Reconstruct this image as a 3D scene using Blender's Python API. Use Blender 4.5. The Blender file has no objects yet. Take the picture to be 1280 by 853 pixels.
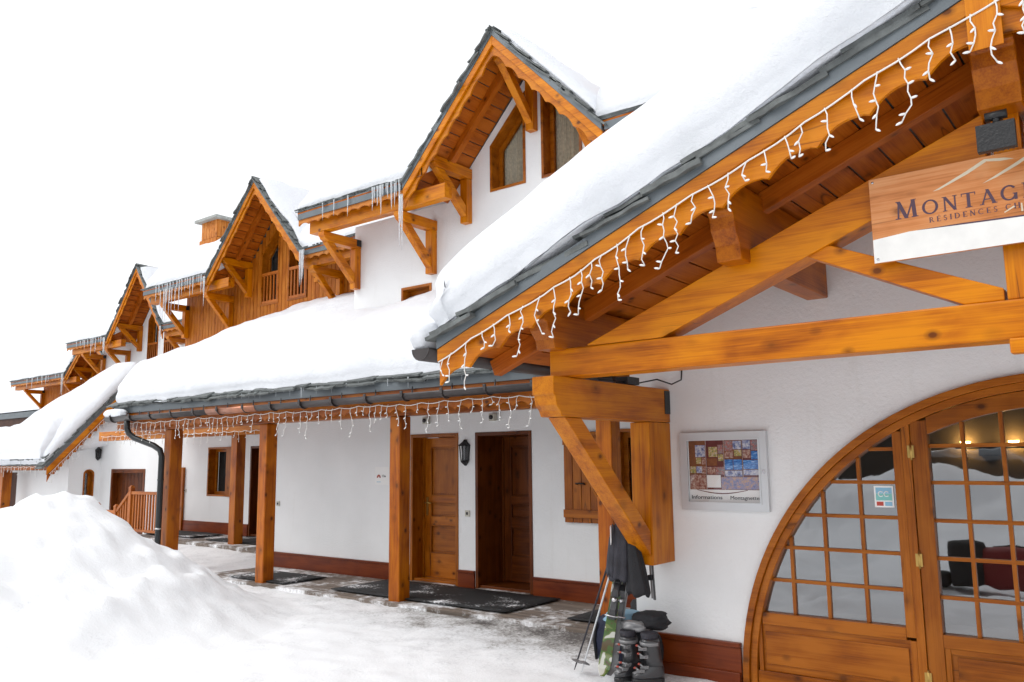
import bpy, bmesh, math, random
from mathutils import Vector, Matrix, noise
random.seed(11)
V = Vector
SC = bpy.context.scene
COL = SC.collection
R = random.uniform

# ------------------------------------------------------------------ materials
def newmat(name):
    m = bpy.data.materials.new(name); m.use_nodes = True
    nt = m.node_tree
    return m, nt, nt.nodes['Principled BSDF']

def N(nt, t, **kw):
    n = nt.nodes.new(t)
    for k, v in kw.items():
        if k in n.inputs: n.inputs[k].default_value = v
        else: setattr(n, k, v)
    return n

def L(nt, a, b): nt.links.new(a, b)

def ramp(nt, src, stops):
    r = nt.nodes.new('ShaderNodeValToRGB')
    e = r.color_ramp.elements
    while len(e) < len(stops): e.new(0.5)
    for k, (p, c) in enumerate(stops):
        e[k].position = p; e[k].color = (c[0], c[1], c[2], 1)
    L(nt, src, r.inputs[0]); return r

def mixc(nt, fac, a, b, mode='MIX'):
    n = nt.nodes.new('ShaderNodeMix'); n.data_type = 'RGBA'; n.blend_type = mode
    for sock, val in ((0, fac), (6, a), (7, b)):
        if hasattr(val, 'is_linked') or hasattr(val, 'links'): L(nt, val, n.inputs[sock])
        elif sock == 0: n.inputs[0].default_value = val
        else: n.inputs[sock].default_value = (val[0], val[1], val[2], 1)
    return n.outputs[2]

def simple(name, col, rough=.5, metal=0, coat=0, bump=0, bscale=60, var=0.0, vscale=6):
    m, nt, b = newmat(name)
    b.inputs['Base Color'].default_value = (*col, 1)
    b.inputs['Roughness'].default_value = rough
    b.inputs['Metallic'].default_value = metal
    b.inputs['Coat Weight'].default_value = coat
    g = N(nt, 'ShaderNodeNewGeometry')
    if var:
        n = N(nt, 'ShaderNodeTexNoise', Scale=vscale, Detail=5.0)
        L(nt, g.outputs['Position'], n.inputs['Vector'])
        r = ramp(nt, n.outputs['Fac'], [(.3, [c * (1 - var) for c in col]), (.7, [min(1, c * (1 + var)) for c in col])])
        L(nt, r.outputs[0], b.inputs['Base Color'])
    if bump:
        n2 = N(nt, 'ShaderNodeTexNoise', Scale=bscale, Detail=4.0)
        L(nt, g.outputs['Position'], n2.inputs['Vector'])
        bp = N(nt, 'ShaderNodeBump', Strength=bump, Distance=.01)
        L(nt, n2.outputs['Fac'], bp.inputs['Height']); L(nt, bp.outputs[0], b.inputs['Normal'])
    return m

def wood(name, dark, mid, light, rough=.38, coat=.25, knots=1.0, grain=1.0):
    m, nt, b = newmat(name)
    at = N(nt, 'ShaderNodeAttribute', attribute_name='gco')
    oi = N(nt, 'ShaderNodeObjectInfo')
    off = N(nt, 'ShaderNodeVectorMath', operation='SCALE'); off.inputs[0].default_value = (7.3, 3.1, 5.7)
    L(nt, oi.outputs['Random'], off.inputs['Scale'])
    add = N(nt, 'ShaderNodeVectorMath', operation='ADD')
    L(nt, at.outputs['Vector'], add.inputs[0]); L(nt, off.outputs[0], add.inputs[1])
    def nz(scale, det, dist=0.0, ns=1.0):
        mp = N(nt, 'ShaderNodeMapping'); mp.inputs['Scale'].default_value = scale
        L(nt, add.outputs[0], mp.inputs['Vector'])
        n = N(nt, 'ShaderNodeTexNoise', Scale=ns, Detail=det, Distortion=dist)
        L(nt, mp.outputs[0], n.inputs['Vector']); return n
    g1 = nz((.9, 15, 15), 3, .8)
    g2 = nz((3, 110, 110), 2, .3)
    g3 = nz((2.3, 5.0, 5.0), 4, .4)
    mx = N(nt, 'ShaderNodeMath', operation='MULTIPLY_ADD'); mx.inputs[1].default_value = .38; L(nt, g1.outputs[0], mx.inputs[0])
    m2 = N(nt, 'ShaderNodeMath', operation='MULTIPLY'); m2.inputs[1].default_value = .30 * grain; L(nt, g2.outputs[0], m2.inputs[0])
    L(nt, m2.outputs[0], mx.inputs[2])
    m3 = N(nt, 'ShaderNodeMath', operation='MULTIPLY_ADD'); m3.inputs[1].default_value = .56; L(nt, g3.outputs[0], m3.inputs[0]); L(nt, mx.outputs[0], m3.inputs[2])
    c = ramp(nt, m3.outputs[0], [(.43, dark), (.57, mid), (.71, light)])
    # knots
    mp = N(nt, 'ShaderNodeMapping'); mp.inputs['Scale'].default_value = (3.8, 5.5, 5.5)
    L(nt, add.outputs[0], mp.inputs['Vector'])
    vo = N(nt, 'ShaderNodeTexVoronoi', Scale=1.0); L(nt, mp.outputs[0], vo.inputs['Vector'])
    kr = ramp(nt, vo.outputs['Distance'], [(.07, (1, 1, 1)), (.13, (.45, .45, .45)), (.30, (0, 0, 0))])
    sep = N(nt, 'ShaderNodeSeparateColor'); L(nt, vo.outputs['Color'], sep.inputs[0])
    gt = N(nt, 'ShaderNodeMath', operation='GREATER_THAN'); gt.inputs[1].default_value = .50; L(nt, sep.outputs[0], gt.inputs[0])
    km = N(nt, 'ShaderNodeMath', operation='MULTIPLY'); L(nt, kr.outputs[0], km.inputs[0]); L(nt, gt.outputs[0], km.inputs[1])
    km2 = N(nt, 'ShaderNodeMath', operation='MULTIPLY'); km2.inputs[1].default_value = .75 * knots; L(nt, km.outputs[0], km2.inputs[0])
    col = mixc(nt, km2.outputs[0], c.outputs[0], [d * .4 for d in dark])
    mq = N(nt, 'ShaderNodeMapping'); mq.inputs['Scale'].default_value = (4.6, 6.5, 6.5); mq.inputs['Location'].default_value = (3.3, 1.7, 9.1)
    L(nt, add.outputs[0], mq.inputs['Vector'])
    vq = N(nt, 'ShaderNodeTexVoronoi', Scale=1.0); L(nt, mq.outputs[0], vq.inputs['Vector'])
    kq = ramp(nt, vq.outputs['Distance'], [(.08, (.95 * knots,) * 3), (.115, (.50 * knots,) * 3), (.22, (0, 0, 0))])
    sq = N(nt, 'ShaderNodeSeparateColor'); L(nt, vq.outputs['Color'], sq.inputs[0])
    gq = N(nt, 'ShaderNodeMath', operation='GREATER_THAN'); gq.inputs[1].default_value = .45; L(nt, sq.outputs[1], gq.inputs[0])
    kk = N(nt, 'ShaderNodeMath', operation='MULTIPLY'); L(nt, kq.outputs[0], kk.inputs[0]); L(nt, gq.outputs[0], kk.inputs[1])
    col = mixc(nt, kk.outputs[0], col, [d * .45 for d in dark])
    ck = nz((.20, 4.2, 4.2), 1.5, .0)
    c1 = N(nt, 'ShaderNodeMath', operation='SUBTRACT'); c1.inputs[1].default_value = .5; L(nt, ck.outputs[0], c1.inputs[0])
    c2 = N(nt, 'ShaderNodeMath', operation='ABSOLUTE'); L(nt, c1.outputs[0], c2.inputs[0])
    cr = ramp(nt, c2.outputs[0], [(.0016, (1, 1, 1)), (.0045, (0, 0, 0))])
    cmask = nz((1.1, .7, .7), 2); cg = ramp(nt, cmask.outputs[0], [(.52, (0, 0, 0)), (.58, (.75, .75, .75))])
    cm = N(nt, 'ShaderNodeMath', operation='MULTIPLY'); L(nt, cr.outputs[0], cm.inputs[0]); L(nt, cg.outputs[0], cm.inputs[1])
    col = mixc(nt, cm.outputs[0], col, [d * .22 for d in dark])
    hv = N(nt, 'ShaderNodeHueSaturation', Saturation=1.03)
    mr = N(nt, 'ShaderNodeMapRange'); mr.inputs[3].default_value = .86; mr.inputs[4].default_value = 1.12
    L(nt, oi.outputs['Random'], mr.inputs[0]); L(nt, mr.outputs[0], hv.inputs['Value']); L(nt, col, hv.inputs['Color'])
    L(nt, hv.outputs[0], b.inputs['Base Color'])
    b.inputs['Roughness'].default_value = rough; b.inputs['Coat Weight'].default_value = coat * .35; b.inputs['Coat Roughness'].default_value = .3; b.inputs['Specular IOR Level'].default_value = .22
    bp = N(nt, 'ShaderNodeBump', Strength=.25, Distance=.004)
    L(nt, m3.outputs[0], bp.inputs['Height']); L(nt, bp.outputs[0], b.inputs['Normal'])
    return m

M = {}
M['beam'] = wood('honey_pine', (.25, .058, .004), (.46, .130, .006), (.60, .205, .011))
M['barge'] = wood('barge_pine', (.29, .075, .006), (.48, .142, .009), (.60, .21, .020))
M['post'] = wood('red_pine', (.16, .032, .003), (.32, .078, .005), (.44, .128, .008))
M['pale'] = wood('weathered_pine', (.30, .09, .016), (.45, .150, .030), (.56, .225, .06), rough=.55, coat=.05)
M['plank'] = wood('soffit_plank', (.20, .046, .006), (.36, .088, .012), (.46, .13, .02), rough=.5, coat=.05)
M['skirt'] = wood('skirting_mahogany', (.085, .015, .005), (.14, .026, .008), (.20, .042, .012), rough=.35, coat=.3, knots=.4)
M['door'] = wood('door_pine', (.17, .042, .005), (.29, .082, .009), (.39, .125, .017), rough=.35, coat=.3)
M['darkdoor'] = wood('dark_door', (.055, .012, .003), (.10, .024, .005), (.15, .04, .009))
M['clad'] = wood('cladding_board', (.26, .068, .008), (.40, .118, .015), (.50, .175, .028), rough=.55, coat=.05, knots=.5)
M['rail'] = wood('railing_wood', (.24, .06, .012), (.36, .105, .02), (.46, .145, .032), knots=.3)
M['deckdark'] = wood('brown_fascia', (.03, .012, .008), (.055, .022, .014), (.08, .035, .02), rough=.6, coat=0)

def stucco_mat():
    m, nt, b = newmat('white_stucco')
    g = N(nt, 'ShaderNodeNewGeometry')
    n = N(nt, 'ShaderNodeTexNoise', Scale=45.0, Detail=6.0, Roughness=.65); L(nt, g.outputs['Position'], n.inputs['Vector'])
    n2 = N(nt, 'ShaderNodeTexNoise', Scale=1.3, Detail=4.0); L(nt, g.outputs['Position'], n2.inputs['Vector'])
    r = ramp(nt, n2.outputs[0], [(.3, (.795, .805, .81)), (.7, (.855, .865, .87))])
    mp = N(nt, 'ShaderNodeMapping'); mp.inputs['Scale'].default_value = (3.0, 3.0, .35); L(nt, g.outputs['Position'], mp.inputs['Vector'])
    n3 = N(nt, 'ShaderNodeTexNoise', Scale=2.0, Detail=6.0, Roughness=.7); L(nt, mp.outputs[0], n3.inputs['Vector'])
    st = ramp(nt, n3.outputs[0], [(.58, (0, 0, 0)), (.85, (.35, .35, .35))])
    cc = mixc(nt, st.outputs[0], r.outputs[0], (.60, .58, .54))
    L(nt, cc, b.inputs['Base Color'])
    bp = N(nt, 'ShaderNodeBump', Strength=.5, Distance=.012); L(nt, n.outputs[0], bp.inputs['Height']); L(nt, bp.outputs[0], b.inputs['Normal'])
    b.inputs['Roughness'].default_value = .9
    return m
M['stucco'] = stucco_mat()

def snow_mat():
    m, nt, b = newmat('fresh_snow')
    g = N(nt, 'ShaderNodeNewGeometry')
    n = N(nt, 'ShaderNodeTexNoise', Scale=6.0, Detail=9.0, Roughness=.66); L(nt, g.outputs['Position'], n.inputs['Vector'])
    n2 = N(nt, 'ShaderNodeTexNoise', Scale=120.0, Detail=3.0); L(nt, g.outputs['Position'], n2.inputs['Vector'])
    a = N(nt, 'ShaderNodeMath', operation='MULTIPLY_ADD'); a.inputs[1].default_value = .12
    L(nt, n2.outputs[0], a.inputs[0]); L(nt, n.outputs[0], a.inputs[2])
    bp = N(nt, 'ShaderNodeBump', Strength=.6, Distance=.05); L(nt, a.outputs[0], bp.inputs['Height']); L(nt, bp.outputs[0], b.inputs['Normal'])
    b.inputs['Base Color'].default_value = (.79, .81, .845, 1)
    b.inputs['Roughness'].default_value = .75
    b.inputs['Subsurface Weight'].default_value = .0
    return m
M['snow'] = snow_mat()

def ground_mat():
    m, nt, b = newmat('trodden_snow')
    g = N(nt, 'ShaderNodeNewGeometry')
    sp = N(nt, 'ShaderNodeSeparateXYZ'); L(nt, g.outputs['Position'], sp.inputs[0])
    n = N(nt, 'ShaderNodeTexNoise', Scale=2.2, Detail=9.0, Roughness=.68); L(nt, g.outputs['Position'], n.inputs['Vector'])
    nf = N(nt, 'ShaderNodeTexNoise', Scale=34.0, Detail=6.0, Roughness=.75); L(nt, g.outputs['Position'], nf.inputs['Vector'])
    # dirt lies where people walk: along the edge of the boardwalk
    mr = N(nt, 'ShaderNodeMapRange'); mr.inputs[1].default_value = 5.1; mr.inputs[2].default_value = 6.7; L(nt, sp.outputs['Y'], mr.inputs[0])
    mr2 = N(nt, 'ShaderNodeMapRange'); mr2.inputs[1].default_value = -8.5; mr2.inputs[2].default_value = -4.5; mr2.inputs[3].default_value = .25; L(nt, sp.outputs['X'], mr2.inputs[0])
    w = N(nt, 'ShaderNodeMath', operation='MULTIPLY'); L(nt, mr.outputs[0], w.inputs[0]); L(nt, mr2.outputs[0], w.inputs[1])
    s = N(nt, 'ShaderNodeMath', operation='MULTIPLY_ADD'); s.inputs[1].default_value = .34; L(nt, w.outputs[0], s.inputs[0])
    t = N(nt, 'ShaderNodeMath', operation='MULTIPLY_ADD'); t.inputs[1].default_value = .45; L(nt, nf.outputs[0], t.inputs[0]); 
    hf = N(nt, 'ShaderNodeMath', operation='MULTIPLY'); hf.inputs[1].default_value = .55; L(nt, n.outputs[0], hf.inputs[0]); L(nt, hf.outputs[0], t.inputs[2])
    L(nt, t.outputs[0], s.inputs[2])
    r = ramp(nt, s.outputs[0], [(.55, (.89, .90, .915)), (.66, (.74, .75, .765)), (.74, (.42, .41, .40)), (.83, (.10, .09, .085))])
    L(nt, r.outputs[0], b.inputs['Base Color'])
    bp = N(nt, 'ShaderNodeBump', Strength=.5, Distance=.03); L(nt, t.outputs[0], bp.inputs['Height']); L(nt, bp.outputs[0], b.inputs['Normal'])
    b.inputs['Roughness'].default_value = .65
    return m
M['ground'] = ground_mat()

def dusted(name, base, thr, soft, nscale=14.0, wood_like=False, rough=.75):
    """a dark surface with trodden-in snow lying on it"""
    m, nt, b = newmat(name)
    g = N(nt, 'ShaderNodeNewGeometry')
    n = N(nt, 'ShaderNodeTexNoise', Scale=nscale, Detail=9.0, Roughness=.75); L(nt, g.outputs['Position'], n.inputs['Vector'])
    n2 = N(nt, 'ShaderNodeTexNoise', Scale=1.6, Detail=3.0); L(nt, g.outputs['Position'], n2.inputs['Vector'])
    a = N(nt, 'ShaderNodeMath', operation='MULTIPLY_ADD'); a.inputs[1].default_value = .55; L(nt, n2.outputs[0], a.inputs[0])
    h = N(nt, 'ShaderNodeMath', operation='MULTIPLY'); h.inputs[1].default_value = .5; L(nt, n.outputs[0], h.inputs[0]); L(nt, h.outputs[0], a.inputs[2])
    f = ramp(nt, a.outputs[0], [(thr, (0, 0, 0)), (thr + soft, (1, 1, 1))])
    bc = base
    if wood_like:
        at = N(nt, 'ShaderNodeAttribute', attribute_name='gco')
        mp = N(nt, 'ShaderNodeMapping'); mp.inputs['Scale'].default_value = (1, 22, 22); L(nt, at.outputs['Vector'], mp.inputs['Vector'])
        gn = N(nt, 'ShaderNodeTexNoise', Scale=1.0, Detail=4.0); L(nt, mp.outputs[0], gn.inputs['Vector'])
        bc = ramp(nt, gn.outputs[0], [(.3, [c * .55 for c in base]), (.7, [c * 1.5 for c in base])]).outputs[0]
    col = mixc(nt, f.outputs[0], bc, (.86, .87, .89))
    L(nt, col, b.inputs['Base Color']); b.inputs['Roughness'].default_value = rough
    bp = N(nt, 'ShaderNodeBump', Strength=.5, Distance=.01); L(nt, n.outputs[0], bp.inputs['Height']); L(nt, bp.outputs[0], b.inputs['Normal'])
    return m
M['boardwalk'] = dusted('wet_boardwalk', (.16, .125, .10), .50, .12, 9.0, True)
M['mat'] = dusted('rubber_mat', (.010, .010, .011), .595, .05, 34.0)

M['slate'] = simple('grey_slate', (.115, .125, .122), .6, bump=.8, bscale=30, var=.45, vscale=9)
M['capstone'] = simple('cap_stone', (.34, .35, .33), .8, var=.2, vscale=8)
M['zinc'] = simple('zinc_flashing', (.135, .155, .168), .5, metal=.25, var=.12, vscale=3)
M['gutter'] = simple('brown_gutter', (.055, .047, .046), .38, metal=.35, var=.25, vscale=5)
M['copper'] = simple('copper_gutter', (.42, .19, .12), .35, metal=.7, var=.2, vscale=8)
M['pipe'] = simple('dark_downpipe', (.022, .024, .025), .35, metal=.2)
M['clip'] = simple('pipe_clip_steel', (.5, .5, .5), .3, metal=.8)
M['black'] = simple('black_iron', (.012, .012, .013), .45, bump=.3, bscale=80)
M['brass'] = simple('brass', (.5, .33, .10), .3, metal=.9)
M['alu'] = simple('silver_frame', (.62, .64, .66), .35, metal=.3)
M['white'] = simple('white_plastic', (.78, .78, .76), .4)
M['cream'] = simple('cream_render', (.72, .62, .44), .9, bump=.3)
M['ivory'] = simple('ivory_plastic', (.55, .53, .46), .45)
M['cable'] = simple('white_cable', (.80, .79, .76), .4)
M['bulb'] = simple('clear_bulb', (.85, .85, .83), .2)
M['paper'] = simple('white_paper', (.88, .88, .87), .7)
M['ink'] = simple('black_ink', (.03, .028, .03), .6)
M['purple'] = simple('plum_lettering', (.07, .032, .055), .45)
M['offwhite'] = simple('cream_print', (.62, .54, .40), .4)
M['signwhite'] = simple('sign_white', (.78, .77, .74), .3, coat=.3, var=.05, vscale=12)
M['signwood'] = wood('printed_wood', (.33, .11, .03), (.52, .20, .07), (.60, .28, .12), rough=.18, coat=.6, knots=.7)
M['curtain'] = simple('beige_curtain', (.72, .60, .46), .9, var=.2, vscale=25)
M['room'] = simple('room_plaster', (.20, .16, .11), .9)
M['dark'] = simple('interior_shade', (.03, .026, .024), .8)  # near-black colour stands in for the shade of unlit interiors
M['red'] = simple('red_cordura', (.19, .010, .012), .7, bump=.4)
M['blackcloth'] = simple('black_cloth', (.014, .014, .017), .8, bump=.6, bscale=120)
M['charcoal'] = simple('charcoal_cloth', (.030, .029, .038), .75, bump=.6, bscale=90, var=.3, vscale=9)
M['navy'] = simple('navy_cordura', (.014, .018, .045), .75, bump=.6, bscale=120, var=.3)
M['skyblue'] = simple('pale_blue_cloth', (.25, .42, .55), .75)
M['bootgrey'] = simple('grey_boot_shell', (.20, .20, .205), .3, coat=.3)
M['bootdark'] = simple('charcoal_boot_shell', (.030, .030, .033), .28, coat=.4)
M['steel'] = simple('steel', (.6, .6, .62), .25, metal=.9)
M['orangered'] = simple('red_buckle', (.35, .05, .03), .4)
M['car'] = simple('silver_car_paint', (.20, .21, .22), .25, metal=.6, coat=.6)
M['tyre'] = simple('tyre_rubber', (.015, .015, .015), .85)
M['opposite'] = simple('dark_timber', (.028, .021, .017), .8, var=.3)
M['sticker_teal'] = simple('sticker_teal', (.22, .55, .52), .4)
M['sticker_blue'] = simple('sticker_blue', (.25, .50, .68), .4)
M['sticker_red'] = simple('sticker_red', (.5, .06, .04), .4)

def camo_mat():
    m, nt, b = newmat('camouflage_topsheet')
    g = N(nt, 'ShaderNodeNewGeometry')
    v = N(nt, 'ShaderNodeTexNoise', Scale=13.0, Detail=1.0, Distortion=.6); L(nt, g.outputs['Position'], v.inputs['Vector'])
    r = ramp(nt, v.outputs[0], [(.0, (.10, .075, .035)), (.42, (.07, .13, .035)), (.52, (.16, .20, .07)), (.60, (.55, .56, .50))])
    r.color_ramp.interpolation = 'CONSTANT'
    L(nt, r.outputs[0], b.inputs['Base Color']); b.inputs['Roughness'].default_value = .25; b.inputs['Coat Weight'].default_value = .5
    return m
M['camo'] = camo_mat()

def photo_mat(name, cols, scale, stretch=(1, 1, 1)):
    m, nt, b = newmat(name)
    g = N(nt, 'ShaderNodeNewGeometry')
    mp = N(nt, 'ShaderNodeMapping'); mp.inputs['Scale'].default_value = stretch; L(nt, g.outputs['Position'], mp.inputs['Vector'])
    v = N(nt, 'ShaderNodeTexNoise', Scale=scale, Detail=6.0, Roughness=.7); L(nt, mp.outputs[0], v.inputs['Vector'])
    k = len(cols)
    r = ramp(nt, v.outputs[0], [(.3 + .4 * i / max(1, k - 1), c) for i, c in enumerate(cols)])
    L(nt, r.outputs[0], b.inputs['Base Color']); b.inputs['Roughness'].default_value = .35
    return m
M['ph_wood'] = photo_mat('brochure_brown', [(.12, .03, .01), (.22, .07, .02), (.30, .10, .03)], 14)
M['ph_maroon'] = photo_mat('brochure_maroon', [(.09, .015, .015), (.18, .03, .03)], 9)
M['ph_snow'] = photo_mat('photo_snowy_village', [(.04, .03, .04), (.18, .22, .45), (.6, .6, .65), (.75, .77, .8)], 38)
M['ph_people'] = photo_mat('photo_people', [(.05, .03, .02), (.12, .22, .1), (.6, .42, .1), (.55, .5, .5), (.2, .25, .5)], 55)
M['ph_room'] = photo_mat('photo_room', [(.06, .02, .02), (.3, .1, .07), (.5, .35, .28), (.7, .6, .5)], 45)
M['ph_pool'] = photo_mat('photo_pool', [(.01, .04, .22), (.03, .16, .50), (.08, .30, .70), (.6, .7, .8)], 30, (1, 1, 3))
M['ph_market'] = photo_mat('photo_mixed', [(.06, .04, .04), (.3, .3, .32), (.4, .08, .06), (.7, .7, .7)], 60)
M['ph_dusk'] = photo_mat('photo_dusk_village', [(.10, .09, .20), (.22, .24, .45), (.5, .32, .25), (.65, .45, .3)], 40)

def glass_mat(name, refl, tint=(.8, .82, .82)):
    m = bpy.data.materials.new(name); m.use_nodes = True
    nt = m.node_tree; nt.nodes.clear()
    o = nt.nodes.new('ShaderNodeOutputMaterial')
    tr = N(nt, 'ShaderNodeBsdfTransparent'); tr.inputs[0].default_value = (*tint, 1)
    gl = N(nt, 'ShaderNodeBsdfGlossy', Roughness=.015); gl.inputs[0].default_value = (.95, .97, 1, 1)
    g = N(nt, 'ShaderNodeNewGeometry')
    nz = N(nt, 'ShaderNodeTexNoise', Scale=3.0, Detail=2.0); L(nt, g.outputs['Position'], nz.inputs['Vector'])
    bp = N(nt, 'ShaderNodeBump', Strength=.05, Distance=.02); L(nt, nz.outputs[0], bp.inputs['Height']); L(nt, bp.outputs[0], gl.inputs['Normal'])
    fr = N(nt, 'ShaderNodeFresnel', IOR=1.5)
    a = N(nt, 'ShaderNodeMath', operation='ADD'); a.inputs[1].default_value = refl; L(nt, fr.outputs[0], a.inputs[0])
    bk = N(nt, 'ShaderNodeMath', operation='SUBTRACT'); bk.inputs[0].default_value = 1; L(nt, g.outputs['Backfacing'], bk.inputs[1])
    a2 = N(nt, 'ShaderNodeMath', operation='MULTIPLY'); L(nt, a.outputs[0], a2.inputs[0]); L(nt, bk.outputs[0], a2.inputs[1]); a = a2
    mx = nt.nodes.new('ShaderNodeMixShader'); L(nt, a.outputs[0], mx.inputs[0]); L(nt, tr.outputs[0], mx.inputs[1]); L(nt, gl.outputs[0], mx.inputs[2])
    L(nt, mx.outputs[0], o.inputs[0])
    return m
M['glass'] = glass_mat('coated_glazing', .20, (.75, .78, .78))
M['winglass'] = glass_mat('window_glazing', .03, (.9, .92, .92))
M['vitrine'] = glass_mat('display_glass', .01, (.97, .97, .97))

def ice_mat():
    m, nt, b = newmat('icicle_ice')
    b.inputs['Base Color'].default_value = (.90, .94, .97, 1)
    b.inputs['Roughness'].default_value = .12
    b.inputs['Transmission Weight'].default_value = .55
    b.inputs['IOR'].default_value = 1.3
    return m
M['ice'] = ice_mat()

def emit_mat():
    m, nt, b = newmat('warm_lamp_bulb')
    b.inputs['Emission Color'].default_value = (1, .55, .18, 1); b.inputs['Emission Strength'].default_value = 40
    return m
M['lampglow'] = emit_mat()

# ------------------------------------------------------------------ mesh builder
def wl(o):
    p = V((0, 0, 0))
    while o is not None:
        p += o.location; o = o.parent
    return p

class MB:
    def __init__(s): s.v = []; s.f = []; s.g = []; s.m = []; s.s = []
    def add(s, verts, faces, gco, mi=0, smooth=False):
        b = len(s.v); o = V((R(0, 20), R(0, 20), R(0, 20)))
        s.v += [V(p) for p in verts]; s.g += [V(p) + o for p in gco]
        for f in faces: s.f.append([i + b for i in f]); s.m.append(mi); s.s.append(smooth)
        return s
    def beam(s, p0, p1, w, h, up=(0, 0, 1), mi=0):
        p0, p1 = V(p0), V(p1); d = (p1 - p0); ln = d.length; d.normalize()
        up = V(up); sd = d.cross(up)
        if sd.length < 1e-4: sd = d.cross(V((0, 1, 0)))
        sd.normalize(); u = sd.cross(d)
        vs = []; gs = []
        for a, p in ((0, p0), (ln, p1)):
            for x, y in ((-1, -1), (1, -1), (1, 1), (-1, 1)):
                vs.append(p + sd * (x * w / 2) + u * (y * h / 2)); gs.append((a, x * w / 2, y * h / 2))
        return s.add(vs, [(0, 1, 2, 3), (7, 6, 5, 4), (0, 4, 5, 1), (1, 5, 6, 2), (2, 6, 7, 3), (3, 7, 4, 0)], gs, mi)
    def box(s, x0, x1, y0, y1, z0, z1, mi=0):
        dx, dy, dz = x1 - x0, y1 - y0, z1 - z0
        cx, cy, cz = (x0 + x1) / 2, (y0 + y1) / 2, (z0 + z1) / 2
        if dx >= dy and dx >= dz: return s.beam((x0, cy, cz), (x1, cy, cz), dy, dz, (0, 0, 1), mi)
        if dy >= dz: return s.beam((cx, y0, cz), (cx, y1, cz), dx, dz, (0, 0, 1), mi)
        return s.beam((cx, cy, z0), (cx, cy, z1), dx, dy, (0, -1, 0), mi)
    def prism(s, poly, o, ux, uy, un, t0, t1, axis=0, mi=0):
        o, ux, uy, un = V(o), V(ux), V(uy), V(un); n = len(poly); vs = []; gs = []
        for t in (t0, t1):
            for a, b in poly:
                vs.append(o + ux * a + uy * b + un * t); gs.append((a, b, t) if axis == 0 else (b, a, t))
        fs = [list(range(n))[::-1], list(range(n, 2 * n))]
        for i in range(n):
            j = (i + 1) % n; fs.append((i, j, n + j, n + i))
        return s.add(vs, fs, gs, mi)
    def xz(s, poly, y0, y1, axis=0, mi=0):           # polygon in the facade plane, thickness along Y
        return s.prism(poly, (0, 0, 0), (1, 0, 0), (0, 0, 1), (0, 1, 0), y0, y1, axis, mi)
    def yz(s, poly, x0, x1, axis=0, mi=0):
        return s.prism(poly, (0, 0, 0), (0, 1, 0), (0, 0, 1), (1, 0, 0), x0, x1, axis, mi)
    def tube(s, pts, r, n=6, mi=0, close=True):
        pts = [V(p) for p in pts]; k = len(pts)
        rr = r if isinstance(r, (list, tuple)) else [r] * k
        vs = []; gs = []; ln = 0; ref = None
        for i, p in enumerate(pts):
            d = (pts[min(i + 1, k - 1)] - pts[max(i - 1, 0)])
            if d.length < 1e-6: d = V((0, 0, 1))
            d.normalize()
            if ref is None:
                ref = V((0, 0, 1)) if abs(d.z) < .9 else V((1, 0, 0))
            a = d.cross(ref); a.normalize(); b = d.cross(a); ref = -b if False else (a.cross(d))
            if i: ln += (p - pts[i - 1]).length
            for j in range(n):
                t = 2 * math.pi * j / n
                vs.append(p + (a * math.cos(t) + b * math.sin(t)) * rr[i]); gs.append((ln, math.cos(t) * rr[i], math.sin(t) * rr[i]))
        fs = []
        for i in range(k - 1):
            for j in range(n):
                q = (j + 1) % n; fs.append((i * n + j, i * n + q, (i + 1) * n + q, (i + 1) * n + j))
        if close: fs.append(list(range(n))[::-1]); fs.append([(k - 1) * n + j for j in range(n)])
        return s.add(vs, fs, gs, mi, True)
    def loft(s, rings, mi=0, smooth=True, caps=True):
        n = len(rings[0]); vs = [V(p) for r in rings for p in r]; fs = []
        for i in range(len(rings) - 1):
            for j in range(n):
                q = (j + 1) % n; fs.append((i * n + j, i * n + q, (i + 1) * n + q, (i + 1) * n + j))
        if caps: fs.append(list(range(n))[::-1]); fs.append([(len(rings) - 1) * n + j for j in range(n)])
        return s.add(vs, fs, vs, mi, smooth)
    def ball(s, c, rx, ry=None, rz=None, n=10, k=7, mi=0):
        ry = ry or rx; rz = rz or rx; c = V(c); rings = []
        for i in range(k + 1):
            a = math.pi * (i + .02) / (k + .04) - math.pi / 2
            rings.append([c + V((math.cos(a) * rx * math.cos(2 * math.pi * j / n), math.cos(a) * ry * math.sin(2 * math.pi * j / n), math.sin(a) * rz)) for j in range(n)])
        return s.loft(rings, mi)
    def build(s, name, mats, parent=None, bevel=0, loc=None):
        if not isinstance(mats, (list, tuple)): mats = [mats]
        off = wl(parent) if parent else (V(loc) if loc is not None else V((0, 0, 0)))
        me = bpy.data.meshes.new(name)
        me.from_pydata([tuple(v - off) for v in s.v], [], s.f)
        for mt in mats: me.materials.append(M[mt] if isinstance(mt, str) else mt)
        me.polygons.foreach_set('material_index', s.m); me.polygons.foreach_set('use_smooth', s.s)
        bm = bmesh.new(); bm.from_mesh(me); bmesh.ops.recalc_face_normals(bm, faces=bm.faces); bm.to_mesh(me); bm.free()
        at = me.attributes.new('gco', 'FLOAT_VECTOR', 'POINT')
        at.data.foreach_set('vector', [c for g in s.g for c in g])
        o = bpy.data.objects.new(name, me); COL.objects.link(o)
        if parent: o.parent = parent
        elif loc is not None: o.location = loc
        if bevel:
            b = o.modifiers.new('edge', 'BEVEL'); b.width = bevel; b.segments = 2; b.limit_method = 'ANGLE'; b.angle_limit = .6
        return o

def thing(name, label, cat, loc=(0, 0, 0), group=None):
    o = bpy.data.objects.new(name, None); COL.objects.link(o); o.location = loc
    o.empty_display_size = .2
    return tag(o, label, cat, group)
def tag(o, label, cat, group=None):
    o['label'] = label; o['category'] = cat
    if group: o['group'] = group
    return o

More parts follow.
